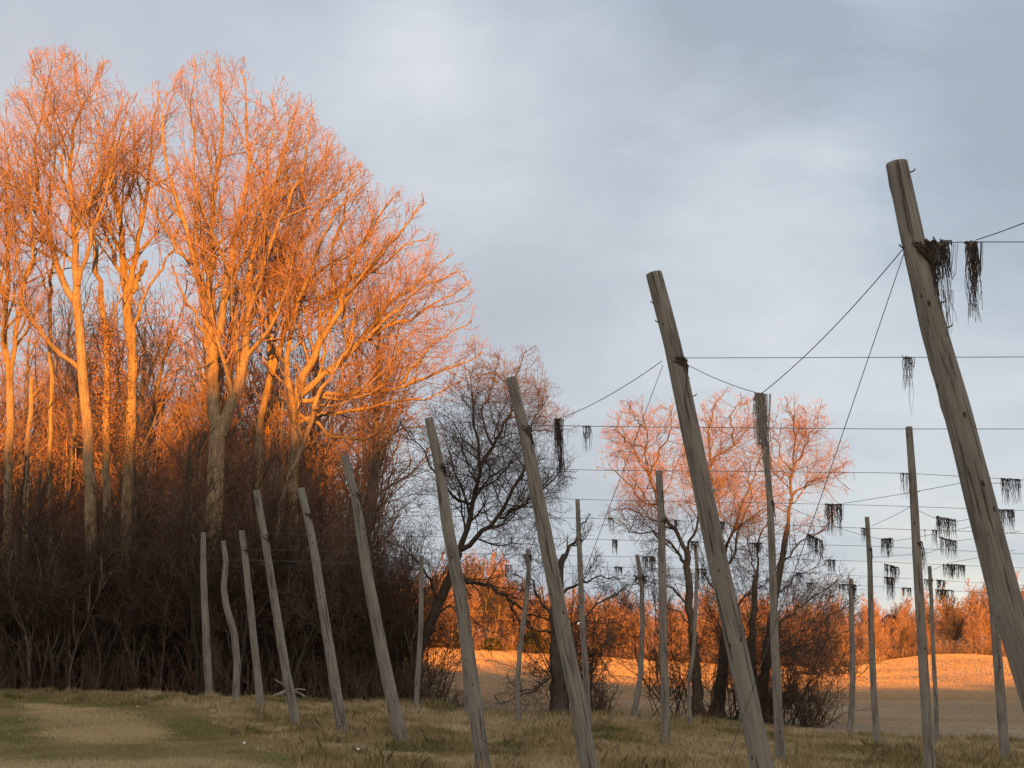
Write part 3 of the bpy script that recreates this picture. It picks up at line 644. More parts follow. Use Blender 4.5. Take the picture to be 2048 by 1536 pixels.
def distant_brush():
    # the scrub between the far trunks, one thick mass from here
    rng=np.random.default_rng(24); n=12000; px=rng.uniform(540,2160,n); Y=np.where(px>1760,rng.uniform(199,262,n),np.where(px>1640,rng.uniform(188,262,n),rng.uniform(207,262,n)))
    x=(px-1024)/FPX*Y; z=ground(x,Y); h=rng.uniform(1.0,5.5,n)*(.15+1.25*vnoise(x,Y,6)); m=5
    P=np.empty((n,m,3)); P[:,0]=np.c_[x,Y,z-.1]; d=norm(np.c_[rng.normal(size=(n,2))*.3,np.ones(n)])
    for j in range(1,m):
        d=norm(d+rng.normal(size=(n,3))*.16); P[:,j]=P[:,j-1]+d*(h/(m-1))[:,None]
    A=Acc(); Rr=.035*(1-.6*np.linspace(0,1,m))[None]*np.ones((n,1)); A.tube(P,Rr,3)
    P1,R1=children(P,Rr,rng,1.6,.1,1,(D(20),D(60)),(.3,.6),2,(.5,.8),.018,3,up=.05,wig=.2,lmin=.5); A.tube(P1,R1,3)
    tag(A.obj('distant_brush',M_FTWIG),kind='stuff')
distant_brush()
def houses():
    M_W=mat('pale_siding',lambda N:(.6,.52,.4,1)); M_R=mat('brown_shingles',lambda N:(.12,.06,.045,1)); M_G=mat('window_glass',lambda N:(.10,.09,.08,1),.15)
    for px,lb,w,zt in ((1783,'pale house with gable windows glimpsed among the far orange trees',3.4,5.6),(2012,'pale house with brown roof glimpsed beside the thickest leaning pole',4.2,5.2)):
        Y=231; x=(px-1024)/FPX*Y*1.0; g=float(ground(x,Y)); b=np.array([x,Y,g]); t=thing('house',lb,'house',b); h=zt-g
        V=[];
        for yy in (0,6): V+=[(-w/2,yy,-.3),(w/2,yy,-.3),(w/2,yy,h),(0,yy,h+1.5),(-w/2,yy,h)]
        F=[0,1,2,3,4, 9,8,7,6,5, 1,6,7,2, 5,0,4,9]; mesh_obj('wall',V,F,M_W,t,smooth=False,Fsizes=np.array([5,5,4,4],np.int32))
        A=Acc(); o=.35
        for sx in (-1,1):
            q=np.array([(sx*(w/2+o),-o,h-.27),(0,-o,h+1.62),(0,6+o,h+1.62),(sx*(w/2+o),6+o,h-.27)]); q2=q+[0,0,.16]
            A.add(np.concatenate([q,q2]),np.array([[0,1,2,3],[4,5,6,7],[0,1,5,4],[1,2,6,5],[2,3,7,6],[3,0,4,7]]))
        A.obj('roof',M_R,t,smooth=False)
        for wx in (-1.0,1.0):
            for wz in (h-1.5,h-3.3):
                A=Acc(); c=np.array([wx,-.03,wz]); f=lambda hw,hh,d:np.array([c+(-hw,-d,-hh),c+(hw,-d,-hh),c+(hw,-d,hh),c+(-hw,-d,hh)])
                A.add(np.concatenate([f(.34,.5,0),f(.34,.5,.02)]),np.array([[4,5,6,7],[0,1,5,4],[1,2,6,5],[2,3,7,6],[3,0,4,7]])); A.obj('window',M_G,t,smooth=False)
    Y=204.; b=at(1158,1247,Y); t=thing('yard_lamp','bright white yard lamp shining through the vine-wrapped tree','lamp',(b[0],Y,float(ground(b[0],Y))))
    A=Acc(); p=np.array(t.location); A.tube(np.array([p,b-[0,0,.2]]),np.array([.07,.05]),6); A.obj('post',M_BARK2,t,p)
    m=bpy.data.materials.new('lamp_glow'); m.use_nodes=True; N=NT(m.node_tree); o=N.add('ShaderNodeOutputMaterial'); e=N.add('ShaderNodeEmission'); e.inputs[0].default_value=(1,.82,.55,1); e.inputs[1].default_value=2.2; N.t.links.new(e.outputs[0],o.inputs[0])
    A=Acc(); u=np.linspace(-1,1,7); A.tube(b+np.c_[0*u,0*u,u*.17],.17*np.sqrt(np.maximum(1-u*u,.02)),8); A.obj('bulb',m,t,p)
houses()
def far_shrubs():
    rng=np.random.default_rng(22); pr=[]
    for i in range(3):
        (P,R),lv=shrub_mesh(120+i,2.6,2.6,16,.7,.05)
        t=thing('distant_shrub','russet shrub at the foot of the sunlit tree line across the field','shrub',(0,0,0),'shrubs under the far tree line')
        A=Acc(); A.tube(P,R*1.2,4); A.obj('stem',M_TWIG3,t); C=Acc()
        for l in lv[:2]: C.tube(l[0],np.maximum(l[1],.014),3)
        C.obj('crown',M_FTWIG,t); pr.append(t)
    for k in range(84):
        px=620+1520*(k+rng.uniform(-.4,1.4))/84; Y=rng.uniform(203,211)
        if px>1640: Y=rng.uniform(193,200) if px>1760 else rng.uniform(181,190)
        x=(px-1024)/FPX*Y; z=float(ground(x,Y)); s=rng.uniform(.55,1.25)
        if k<3: pr[k].location=(x,Y,z); pr[k].scale=(s,)*3
        else: dup(pr[k%3],(x,Y,z),rng.uniform(0,6.28),(s*1.3,s*1.3,s))
    # a dark hedge corner between the open trees and the crest
    for k,(px,py,Y,sc,lb) in enumerate(((1620,1340,165,.9,'dark hedge shrub just left of the crest, nearest the open trees'),(1662,1340,163,1.1,'dark hedge shrub, middle one beside the sunlit crest'),(1700,1338,166,.9,'dark hedge shrub touching the left end of the sunlit crest'))):
        t=dup(pr[k%3],at(px,py,Y),rng.uniform(0,6),(2.4*sc,1.6,1.15*sc),lb,'dark hedge beside the crest')
        for c in t.children: c.data=c.data.copy(); c.data.materials[0]=M_BRUSH
        b=t.location; t.location.z=float(ground(b.x,b.y))
    # evergreen bushes at the back of the field
    for k,(px,Y,h,lb) in enumerate(((925,208,2.2,'small yellow-green evergreen bush at the far left back of the field'),(985,206,1.8,'dull green evergreen bush at the back of the field beside the leaning pole'),(1065,205,3.2,'darkest evergreen bush at the back of the field'),(1095,206,2.2,'low evergreen bush just right of the darkest one'))):
        x=(px-1024)/FPX*Y; b=np.array([x,Y,float(ground(x,Y))]); t=thing('evergreen_bush',lb,'bush',b)
        A=Acc(); A.tube(np.array([b,b+[.1,0,h*.8]]),np.array([.1,.03]),5); A.obj('stem',M_BARK2,t,b)
        c=rng.normal(size=(1500,3)); c=norm(c)*rng.random((1500,1))**.4*np.array([1.5,1.1,.55*h])+b+[0,0,h*.5]
        V,F=leaf_cards(c,rng,.16); mesh_obj('crown',V,F,M_EVERG,t,b)
far_shrubs()

# ------------------------------------------------------------------ poles
def pole_mesh(P, Rr, seed, sides=28, cracks=(), rough=.035, chamfer=.3):
    cw=2.1 if sides>80 else .8
    """weathered log along P (n,3): lumpy, a little out of round, with long drying cracks (angle0, drift, s0, s1, depth)"""
    rng=np.random.default_rng(seed); n=len(P)
    T=np.empty_like(P); T[1:-1]=P[2:]-P[:-2]; T[0]=P[1]-P[0]; T[-1]=P[-1]-P[-2]; T=norm(T)
    A=norm(np.cross(T,np.array([0,1.,0]))); B=np.cross(T,A)          # A to the side, B away from the camera
    th=np.arange(sides)*2*np.pi/sides; s=np.concatenate([[0],np.cumsum(np.linalg.norm(np.diff(P,axis=0),axis=1))])
    rad=Rr[:,None]*np.ones((1,sides)); cr=np.zeros((n,sides)); ph=rng.uniform(0,6.28,8)
    for k,(m,f,a) in enumerate(((2,.5,.5),(3,.9,.35),(1,1.7,.5),(4,2.6,.25),(2,5.1,.22))):
        rad=rad*(1+rough*a*np.sin(m*th[None]+f*s[:,None]*1.7+ph[k]))
    for _ in range(int(s[-1]*1.6)):                                   # knots and bulges
        a0=rng.uniform(0,6.28); s0=rng.uniform(0,s[-1]); d=np.angle(np.exp(1j*(th-a0)))[None]
        rad=rad+Rr[:,None]*rng.uniform(.03,.09)*np.exp(-(d/.35)**2-((s[:,None]-s0)/.07)**2)
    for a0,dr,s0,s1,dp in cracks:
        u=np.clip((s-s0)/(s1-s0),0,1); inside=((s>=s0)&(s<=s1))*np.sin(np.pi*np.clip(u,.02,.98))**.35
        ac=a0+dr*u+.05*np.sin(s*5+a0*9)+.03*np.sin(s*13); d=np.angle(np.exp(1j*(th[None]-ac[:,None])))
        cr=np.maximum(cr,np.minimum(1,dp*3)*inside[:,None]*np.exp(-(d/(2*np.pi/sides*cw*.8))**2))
        rad=rad-Rr[:,None]*dp*inside[:,None]*np.exp(-(d/(2*np.pi/sides*cw))**2)
    V=P[:,None]+rad[...,None]*(A[:,None]*np.cos(th)[None,:,None]+B[:,None]*np.sin(th)[None,:,None])
    g=np.stack([Rr[:,None]*np.cos(th)[None],Rr[:,None]*np.sin(th)[None],s[:,None]+0*th[None]],-1)
    # rounded, slightly sawn top: index 0 is the top
    top=P[0]+(V[0]-P[0])*(1-chamfer*.35)-T[0]*Rr[0]*.13; tp2=P[0]+(V[0]-P[0])*.5-T[0]*Rr[0]*.15
    V=np.concatenate([tp2,top,V.reshape(-1,3),(P[0]-T[0]*Rr[0]*.14)[None]]); g=np.concatenate([g[0]*[.5,.5,1],g[0]*[.9,.9,1],g.reshape(-1,3),[[0,0,0]]])
    i=(np.arange(n+1)*sides)[:,None]; j=np.arange(sides)[None]; j2=(j+1)%sides
    F=np.stack([i+j,i+sides+j,i+sides+j2,i+j2],-1).reshape(-1,4)
    tri=np.stack([np.full(sides,len(V)-1),np.arange(sides),(np.arange(sides)+1)%sides],1)
    flat=np.concatenate([F.ravel(),tri.ravel()]); sz=np.concatenate([np.full(len(F),4),np.full(len(tri),3)]).astype(np.int32)
    return V,flat,sz,g,np.concatenate([cr[0]*.5,cr[0],cr.ravel(),[0]])
POLES={}
def pole(key,row,pts,wt,wb,label,group,seed,sides=20,cracks=(),nails=2,tangle=None,smooth_n=70,rough=.035,cat='pole',name='trellis_pole'):
    Y=RY(row); q=resample(pts,smooth_n) if len(pts)>4 else resample(pts,smooth_n)
    P=np.array([at(x,y,Y) for x,y in q]); s=np.linspace(0,1,smooth_n)
    scale=np.linalg.norm(P[smooth_n//2]-np.array([0,0,CH]))/math.hypot(FPX,400)
    R=np.interp(s,[0,.3,1],[wt,wt+(wb-wt)*.45,wb])*.5*scale
    b=P[-1].copy(); b[2]=float(ground(b[0],b[1])); P[-1,2]=min(P[-1,2],b[2]-.12)
    t=thing(name,label,cat,b,group); V,F,sz,g,cr=pole_mesh(P,R,seed,sides,cracks or [(-1.57+((seed*37)%20-10)*.06,.2,.6+(seed%3)*.5,2.2+(seed%4)*.5,.22),(-1.2-((seed*13)%9)*.1,-.1,2.6,4.2,.16)],rough)
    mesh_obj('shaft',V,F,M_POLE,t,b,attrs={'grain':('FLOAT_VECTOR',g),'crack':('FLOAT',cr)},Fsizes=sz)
    rng=np.random.default_rng(seed+500)
    L=np.concatenate([[0],np.cumsum(np.linalg.norm(np.diff(P,axis=0),axis=1))])
    for k in range(nails):                                            # bent nails and pegs left in the wood
        i=rng.integers(2,smooth_n//4); sd=rng.choice([-1,1]); o=P[i]+np.array([sd*R[i]*.9,-R[i]*.25,0])
        A=Acc(); A.tube(np.array([o,o+np.array([sd*.035,-.01,.012]),o+np.array([sd*.05,-.01,.03])]),np.array([.006,.006,.005]),6); A.obj('nail',M_NAIL,t,b)
    if tangle:                                                        # old bine and twine wrapped where the wire meets the wood
        x,y,h,nn=tangle; c=at(x,y,Y-.02); i=int(np.argmin(np.abs(P[:,2]-c[2]))); A=Acc()
        px_m=scale
        for k in range(nn):
            a=np.linspace(rng.uniform(-.5,.6),rng.uniform(1.3,2.6),9); zz=np.linspace(0,-rng.uniform(.1,1)*h*px_m*.6,9)+rng.uniform(-.5,.1)*h*px_m*.4
            jj=np.clip(np.interp(zz,[-3,3],[i+smooth_n*3/max(L[-1],1),i-smooth_n*3/max(L[-1],1)]),0,smooth_n-1); cc=np.array([np.interp(jj,np.arange(smooth_n),P[:,q]) for q in range(3)]).T
            rr=R[i]*(1.03+rng.random()*.22)
            Q=np.c_[cc[:,0]+rr*np.sin(a),cc[:,1]-rr*np.cos(a),cc[:,2]]+rng.normal(size=(9,3))*.008
            A.tube(Q,np.full(9,rng.uniform(.004,.010)),5)
        for k in range(nn*2):                                         # loose ends hanging on the right of the pole
            o=P[i]+np.array([R[i]*rng.uniform(.5,1.35),-R[i]*rng.uniform(.2,.9),rng.uniform(-.02,.03)]); ln=h*px_m*rng.uniform(.25,1.05)
            u=np.linspace(0,1,7)[:,None]; Q=o+u*np.array([[rng.normal()*.03,0,-ln]])+np.cumsum(rng.normal(size=(7,3))*.006,0)
            Q[0,0]=P[i,0]+R[i]*.8
            A.tube(Q,np.full(7,rng.uniform(.003,.008)),4)
        A.obj('twine_wrap',M_TWINED,t,b)
    POLES[key]=(t,P,R); return t
LEAN='leaning end poles of the hop trellis'; MIDP='upright poles inside the hop trellis'
pole('L1',1,[(1793,328),(1830,500),(1868,660),(1914,820),(1936,905),(2012,1200),(2075,1400),(2205,1800)],43,66,'thickest leaning grey pole with a split top, its foot out of frame at right',LEAN,1,112,
     [(-1.15,.25,0.0,1.15,.34),(-1.35,.4,1.35,2.7,.30),(-2.2,.3,2.3,3.9,.18),(-.9,.2,3.2,5.2,.22)],5,(1868,492,120,16),150,.03)
pole('L2',2,[(1308,548),(1345,690),(1390,900),(1430,1100),(1475,1300),(1512,1480),(1545,1625)],33,45,'leaning grey pole with long dark drying cracks, between the two sunlit open trees',LEAN,2,96,
     [(-1.35,.15,1.1,4.2,.42),(-1.85,.25,1.5,2.6,.3),(-1.25,.1,3.4,5.6,.4),(-1.75,-.1,.2,1.4,.12)],3,(1352,718,70,9),140)
pole('L3',3,[(1022,757),(1050,870),(1085,1040),(1120,1230),(1155,1400),(1182,1565)],21,36,'leaning pole in front of the short vine-wrapped tree',LEAN,3,48,[(-1.4,.2,1.2,3.5,.2)],2,(1046,852,60,8),100)
pole('L4',4,[(858,838),(878,930),(895,1050),(922,1200),(942,1350),(968,1548)],18,30,'leaning pole crossing the dark leaning tree and its arching low limb',LEAN,4,40,[(-1.7,.2,1.,3.2,.18)],2,(880,932,50,7),100)
pole('L5',5,[(690,912),(712,1000),(735,1150),(765,1310),(805,1492)],15,27,'leaning pole just right of the slender pale-barked young tree',LEAN,5,32,(),2,(705,985,40,6))
pole('L6',6,[(602,978),(625,1080),(648,1230),(670,1370),(688,1478)],14,22,'leaning greenish-grey pole standing beyond the pale fallen branch, second from it',LEAN,6,28,(),1,(612,1028,30,5))
pole('L7',7,[(513,982),(530,1080),(552,1220),(575,1360),(593,1452)],13,18,'leaning pole rising straight out of the pale fallen branch',LEAN,7,26,(),1,(529,1068,30,5))
pole('L8',8,[(483,1062),(490,1110),(497,1180),(508,1280),(516,1360),(522,1420)],11,16,'mottled crooked pole with a dark notch, left of the pale fallen branch',LEAN,8,26,(),1,(490,1098,16,3),90,.08)
pole('L9',9,[(447,1083),(452,1125),(447,1175),(453,1215),(468,1262),(474,1330),(471,1412)],10,14,'most crooked thin pole, bent like a dog leg, at the wood edge',LEAN,9,24,(),1,None,90,.09)
pole('L10',10,[(407,1066),(406,1120),(410,1220),(414,1310),(419,1402)],10,16,'shortest pale pole at the dark wood edge, leftmost of the row',LEAN,10,24,(),1,None,80,.06)
pole('r4c2',4,[(1818,855),(1825,950),(1836,1150),(1848,1350),(1861,1548)],13,21,'tall straight upright pole, its foot cut by the bottom edge left of the thickest pole',MIDP,11,28,[(-1.6,.2,.5,2.5,.15)],1,(1825,1085,20,3))
pole('r5c2',5,[(1532,910),(1540,1000),(1545,1130),(1550,1300),(1562,1534)],11,19,'upright pole in front of the many-stemmed open tree, right of the cracked leaning pole',MIDP,12,28,(),1,(1539,1003,40,4))
pole('r6c2',6,[(1318,943),(1323,1050),(1326,1250),(1333,1495)],14,17,'upright pole in front of the round-crowned tree, left of the cracked leaning pole',MIDP,13,28,(),1,(1322,1040,18,3))
pole('r6c3',6,[(1966,968),(1985,1190),(1998,1350),(2011,1523)],13,19,'upright pole emerging from behind the thickest leaning pole',MIDP,14,24,(),0)
pole('r7c2',7,[(1155,1000),(1160,1130),(1165,1250),(1172,1350),(1178,1468)],9,13,'thin upright pole running down beside the leaning pole, in front of the vine-wrapped tree',MIDP,15,20,(),1,(1159,1078,16,3),80,.06)
pole('r7c3',7,[(1734,1035),(1740,1130),(1742,1250),(1748,1400),(1755,1494)],9,13,'upright pole at the left end of the sunlit crest with twine tufts near its top',MIDP,16,20,(),1,(1740,1092,26,4))
pole('r8c2',8,[(1056,1098),(1058,1140),(1050,1220),(1040,1300),(1034,1370),(1038,1447)],10,9,'thin wavy pole under the arching low limb, left of the vine-wrapped tree',MIDP,17,18,(),1,(1057,1110,22,4),80,.08)
pole('r9c2',9,[(905,1110),(922,1250),(932,1390),(934,1442)],8,8,'thin pole almost wholly hidden behind a leaning pole, only its foot showing',MIDP,18,16,(),0)
pole('r9c3',9,[(1390,1090),(1394,1130),(1391,1230),(1388,1300),(1377,1365),(1381,1460)],7,7.5,'thinnest crooked pole beside the round-crowned tree trunk',MIDP,19,16,(),0,(1393,1138,24,4),80,.08)
pole('r9c4',9,[(1859,1133),(1863,1200),(1866,1300),(1872,1400),(1873,1492)],7,9,'thin pole just right of the tall straight upright pole, over the crest',MIDP,20,16,(),0,(1863,1160,12,3),70,.07)
pole('r10c2',10,[(843,1112),(842,1250),(837,1330),(832,1420)],9,10.5,'upright pole in front of the dark bush and leaning tree at the wood corner',MIDP,21,18,(),0)
pole('r10c3',10,[(1274,1110),(1284,1170),(1285,1250),(1281,1350),(1273,1400),(1265,1446)],8,12,'bent pole leaning left at its foot, over the bright strip of field',MIDP,22,18,(),0,(1279,1152,20,4),80,.08)
pole('r10c4',10,[(1702,1158),(1703,1250),(1706,1350),(1703,1420),(1698,1482)],9,11.5,'pole with a mop of dead vine on top, at the right of the open trees',MIDP,23,18,(),0,(1702,1168,30,8),80,.07)

# ------------------------------------------------------------------ wires
WIRES={}
ORD=['','top','second','third','fourth','fifth','sixth','seventh','eighth','ninth','lowest']
def wire_obj(key,P,label,r,group,name='trellis_wire'):
    b=P[0].copy(); A=Acc(); A.tube(P-0,np.full(len(P),r),5); tag(A.obj(name,M_WIRE,None,b),label,'wire',group)
WP={1:[(1835,486),(1950,484),(2048,484),(2330,483)],2:[(1350,716),(1700,715),(2048,714),(2400,713)],3:[(1046,850),(1200,853),(1760,858),(2048,858),(2400,861)],
    4:[(879,933),(1200,940.5),(1760,945.5),(1824,947),(2048,960),(2350,976)],5:[(706,985),(1200,1000),(1539,1006),(1760,1011),(2048,1021),(2300,1032)],
    6:[(614,1028),(1200,1037),(1322,1040),(1690,1055),(1974,1064),(2250,1077)],7:[(530,1068),(1158,1078),(1690,1091),(1740,1092),(2048,1108),(2250,1118)],
    8:[(490,1098),(1057,1110),(1690,1121),(2048,1136),(2250,1144)],9:[(450,1120),(910,1128),(1392,1138),(1690,1150),(1863,1160),(2048,1171),(2200,1180)],10:[(408,1115),(842,1135),(1279,1152),(1702,1170),(2048,1190),(2200,1199)]}
for k,pts in WP.items():
    Y=RY(k)-.02; xs_=np.linspace(pts[0][0],pts[-1][0],60); ys_=np.interp(xs_,[p[0] for p in pts],[p[1] for p in pts])
    WIRES[k]=([p[0] for p in pts],[p[1] for p in pts],Y)
    P=np.array([at(x,y,Y) for x,y in zip(xs_,ys_)])
    wire_obj(k,P,('lowest trellis wire, above the far sunlit trees' if k==10 else 'topmost trellis wire, starting from the thickest leaning pole' if k==1 else ORD[k]+' trellis wire down, crossing from a leaning pole to the right edge'),.0042 if k<3 else .005 if k<6 else .0056,'trellis wires')
def cable(pts,label,r=.005,sag=0.0,group='slack cross cables',name='cable'):
    P=np.array([at(x,y,Y) for x,y,Y in pts]); n=24; out=[]
    for a,b in zip(P[:-1],P[1:]):
        u=np.linspace(0,1,n)[:,None]; q=a+(b-a)*u; q[:,2]-=sag*np.linalg.norm(b-a)*4*(u*(1-u))[:,0]; out.append(q[:-1])
    out.append(P[-1:]); wire_obj(name,np.concatenate(out),label,r,group,name)
cable([(1806,498,RY(1)),(1522,788,RY(2)-1.2)],'steep cable from the thickest leaning pole down to a hanging twine bundle',.0045,.02)
cable([(1522,788,RY(2)-1.2),(1372,728,RY(2))],'short drooping cable from the cracked leaning pole to a hanging twine bundle',.004,.02)
cable([(1324,722,RY(2)),(1118,838,RY(3)-1.0)],'cable slanting left down from the cracked leaning pole',.0045,.015)
cable([(1118,838,RY(3)-1.0),(1052,846,RY(3))],'short cable end left of the twine bundle on the third wire',.0045,.02)
cable([(1952,480,RY(1)-.3),(2048,446,RY(1)-1.2),(2420,318,7.6)],'cable rising right from the twine bundle on the topmost wire',.0042,.004)
cable([(1686,1007,RY(5)-.2),(1922,966,RY(4)+1.2),(2010,966,RY(4))],'faint cable rising right from the wide twine fringe on the fifth wire',.0055,.004)
cable([(1742,1052,RY(7)),(1820,1014,RY(6)-.5),(1872,1037,RY(6)-.8),(1912,1043,RY(6)-1),(1990,1026,RY(5)+1)],'faint sagging cable passing behind the tall straight pole with a vine fringe on it',.0055,.004)
cable([(1556,1004,RY(5)),(1690,1060,RY(6)),(1760,1078,RY(7)-2),(1790,1082,RY(7)-1.5),(1960,1050,RY(6))],'faint low cable drooping right behind the poles',.0055,.004)
cable([(1740,1115,RY(7)),(1860,1105,RY(7)+1),(1910,1082,RY(7)),(2040,1062,RY(6))],'faint cable below the sixth wire rising to the right edge',.0055,.004)
cable([(1862,1140,RY(9)-.5),(1900,1125,RY(8)),(2030,1100,RY(7))],'faint cable climbing right from the thin pole over the crest',.006,.004)
cable([(1808,506,RY(1)),(1640,1000,RY(1)+.4),(1350,1812,RY(1)+1)],'steep guy wire running down left from the thickest leaning pole',.0036,0,'guy wires','guy_wire')
cable([(1326,730,RY(2)),(1200,1064,RY(2)+.3),(1000,1600,RY(2)+.8)],'steep guy wire running down left from the cracked leaning pole',.0036,0,'guy wires','guy_wire')

# ------------------------------------------------------------------ twine and dead vine left hanging on the wires
rngT=np.random.default_rng(40)
M_TWINEP = mat('bleached_twine', m_twig((.19,.165,.14),(.42,.375,.33)))
def twine(x0,x1,y,length,n,label,wire=None,Y=None,slant=0,dark=True,thick=1.0,spread=.0,drift=0.0):
    """n rotten strands hanging between x0 and x1 of the photo; y None = on the wire"""
    if wire: wx,wy,Y=WIRES[wire]
    m=Y/FPX; rng=rngT; b=at((x0+x1)/2,y if y is not None else float(np.interp((x0+x1)/2,wx,wy)),Y)
    A=Acc(); y0_=rng.uniform(0,6)
    th=thick*max(.0035,.42*m)
    tops=[]
    N_=n if n<5 else int(n*2.3)
    for i in range(N_):
        u=rng.random() if n>2 else (i+.5)/n; x=x0+(x1-x0)*u
        yy=(y+slant*(u-.5)*2) if y is not None else float(np.interp(x,wx,wy))+slant*u
        o=at(x,yy-.6,Y+rng.normal()*.015); prof=(.55+.45*rng.random()) if not drift else .5+.5*u*rng.random()**.5*(.8+.2*math.sin(9*u+y0_))
        L=length*m*prof*(1.2 if n>5 else 1); k=9; s=np.linspace(0,1,k)
        Q=o+np.c_[drift*m*s*prof+np.cumsum(rng.normal(size=k)*.017)*min(1,L)+spread*m*(u-.5)*s*20, rng.normal(size=k)*.008, -L*s]
        Q[0]=o; A.tube(Q,th*rng.uniform(.5,1.25)*(1-.55*s),4); tops.append(o)
        if rng.random()<.35 and n>3:                                  # a doubled-back loop
            w=rng.uniform(.03,.09); Q2=o+np.c_[w*s*min(1,L*2),0*s,-L*.5*np.sin(s*np.pi)]; A.tube(Q2,th*.6*np.ones(k),4)
    if n>2 and wire or n>5:                                           # the knotted band along the wire
        tops=np.array(sorted(tops,key=lambda p:p[0])); e=resample(tops,max(6,min(30,n*2))) if len(tops)>3 else tops
        for q in range(3):
            A.tube(e+rng.normal(size=e.shape)*.010*thick-[0,0,.008],np.full(len(e),th*rng.uniform(.8,1.5)),5)
    tag(A.obj('hanging_twine',M_TWINEP if dark=='pale' else M_TWINED if dark else M_TWINE,None,b),label,'twine','twine remnants on the trellis wires')
twine(1850,1898,None,70,26,'big dark tangled nest of twine on the topmost wire against the thickest pole',1,thick=1.5)
twine(1866,1896,488,150,12,'long pale strands dangling below the tangled nest beside the thickest pole',Y=RY(1)-.08,dark=False,thick=.8)
twine(1886,1896,580,225,4,'very long thin strands hanging in front of the thickest leaning pole',Y=RY(1)-.25,dark=False,thick=.6)
twine(1932,1954,None,150,22,'long shaggy twine bundle on the topmost wire, clear of the poles',1,dark=False,thick=1.0)
twine(1806,1824,None,60,9,'small ragged twine bundle on the second wire',2,dark=False)
twine(1816,1830,714,150,3,'two long thin strands trailing from the small bundle on the second wire',Y=RY(2)-.03,dark=False,thick=.7)
twine(1511,1525,788,165,46,'dense grey twine bundle hanging where two slack cables meet',Y=RY(2)-1.2,dark='pale',thick=1.15,drift=11)
twine(1109,1120,838,160,26,'dense long twine bundle on the third wire above the vine-wrapped tree',Y=RY(3)-1.0,dark=False,thick=1.0,drift=10)
twine(1166,1182,None,50,6,'short forked twine scrap on the third wire',3,dark=True)
twine(1800,1820,None,48,8,'short twine tuft on the fourth wire touching the tall straight pole',4)
twine(1703,1709,None,26,2,'pair of short thin strands on the fourth wire',4,dark=False)
twine(2002,2042,None,46,18,'wide ragged vine fringe on the fourth wire near the right edge',4,thick=1.2)
twine(1651,1684,None,56,22,'wide dark vine fringe on the fifth wire above the open trees',5,thick=1.35)
twine(1994,2026,None,42,18,'dark vine fringe on the fifth wire right of the thickest pole',5,thick=1.3)
twine(1871,1911,1037,38,22,'widest dark vine fringe, on the sagging cable right of the tall straight pole',Y=RY(6)-.9,slant=4,thick=1.3)
twine(1762,1785,1078,34,16,'square dark vine patch on a low cable left of the tall straight pole',Y=RY(7)-1.7,thick=1.4)
twine(1864,1874,None,36,6,'narrow wisp of vine on the sixth wire right of the tall straight pole',6)
twine(1879,1911,1079,34,18,'slanting vine fringe below the widest one, left of the thickest pole',Y=RY(7),slant=4,thick=1.3)
twine(1847,1852,None,24,3,'tiny dark wisp on the sixth wire beside the tall straight pole',6)
twine(1839,1848,None,50,7,'narrow trailing wisp on the seventh wire touching the tall straight pole',7)
twine(1886,1929,None,26,26,'long low vine fringe on the eighth wire, widest of the low ones',8,thick=1.4)
twine(1768,1797,1132,28,18,'sloping vine fringe between two upright poles, just below the eighth wire',Y=RY(8),slant=4,thick=1.4)
twine(1768,1789,None,40,14,'ragged dark vine tuft on the ninth wire between two upright poles',9,thick=1.3)
twine(1848,1857,None,24,5,'small vine wisp on the ninth wire just left of the thin pole over the crest',9)
twine(1873,1888,None,26,9,'small square vine tuft on the ninth wire just right of the thin pole',9,thick=1.3)
twine(1870,1908,None,24,18,'low vine fringe on the lowest wire over the far trees',10,thick=1.3)
twine(1803,1822,None,18,8,'short pair of vine tufts on the lowest wire left of the tall straight pole',10,thick=1.2)
twine(1722,1731,None,36,5,'thin dangling wisp on the sixth wire left of the pole at the crest',6)
twine(1616,1645,1076,34,18,'slanted dark vine rag above the right branches of the open trees',Y=RY(7)-.5,slant=7,thick=1.5)
twine(1650,1670,None,22,10,'dark vine tuft on the eighth wire over the right branches of the open trees',8,thick=1.3)
twine(1676,1712,None,20,14,'matted vine around the top of the pole right of the open trees',10,thick=1.4)
twine(1612,1630,None,18,8,'small vine tuft on the lowest wire inside the open trees',10,thick=1.3)
twine(1591,1607,None,20,8,'dark vine tuft on the ninth wire inside the many-stemmed tree',9,thick=1.3)
twine(1498,1523,None,22,12,'wide vine tuft on the seventh wire right of the cracked leaning pole',7,thick=1.4)
twine(1435,1449,None,26,9,'vine tuft on the sixth wire just right of the cracked leaning pole',6,thick=1.3)
twine(1348,1358,None,22,6,'vine tuft on the sixth wire just right of the pole before the round-crowned tree',6,thick=1.3)
twine(1380,1398,None,24,9,'vine tuft on the seventh wire at the fork of the round-crowned tree',7,thick=1.3)
twine(1391,1412,None,28,10,'vine tuft on the ninth wire beside the thinnest crooked pole',9,thick=1.3)
twine(1285,1308,None,26,12,'dark tattered vine patch on the eighth wire above the bent pole',8,thick=1.5)
twine(1268,1298,None,20,10,'vine tuft wrapped on the lowest wire at the bent pole',10,thick=1.3)
twine(1225,1234,None,26,7,'narrow dark vine tuft on the seventh wire left of the bent pole',7,thick=1.3)
twine(1227,1245,None,16,8,'short vine tuft on the ninth wire left of the bent pole',9,thick=1.3)
twine(1216,1225,None,30,5,'thin vine wisp on the sixth wire left of the round-crowned tree',6)
twine(1045,1063,None,24,9,'vine tuft on the eighth wire at the thin wavy pole',8,thick=1.3)
twine(1043,1050,None,34,4,'thin vine wisp on the fifth wire in front of the dark leaning tree',5)
twine(1010,1024,None,24,6,'vine tuft on the ninth wire left of the thin wavy pole',9,thick=1.2)
twine(1018,1026,None,30,4,'thin vine wisp on the seventh wire in front of the dark leaning tree',7)
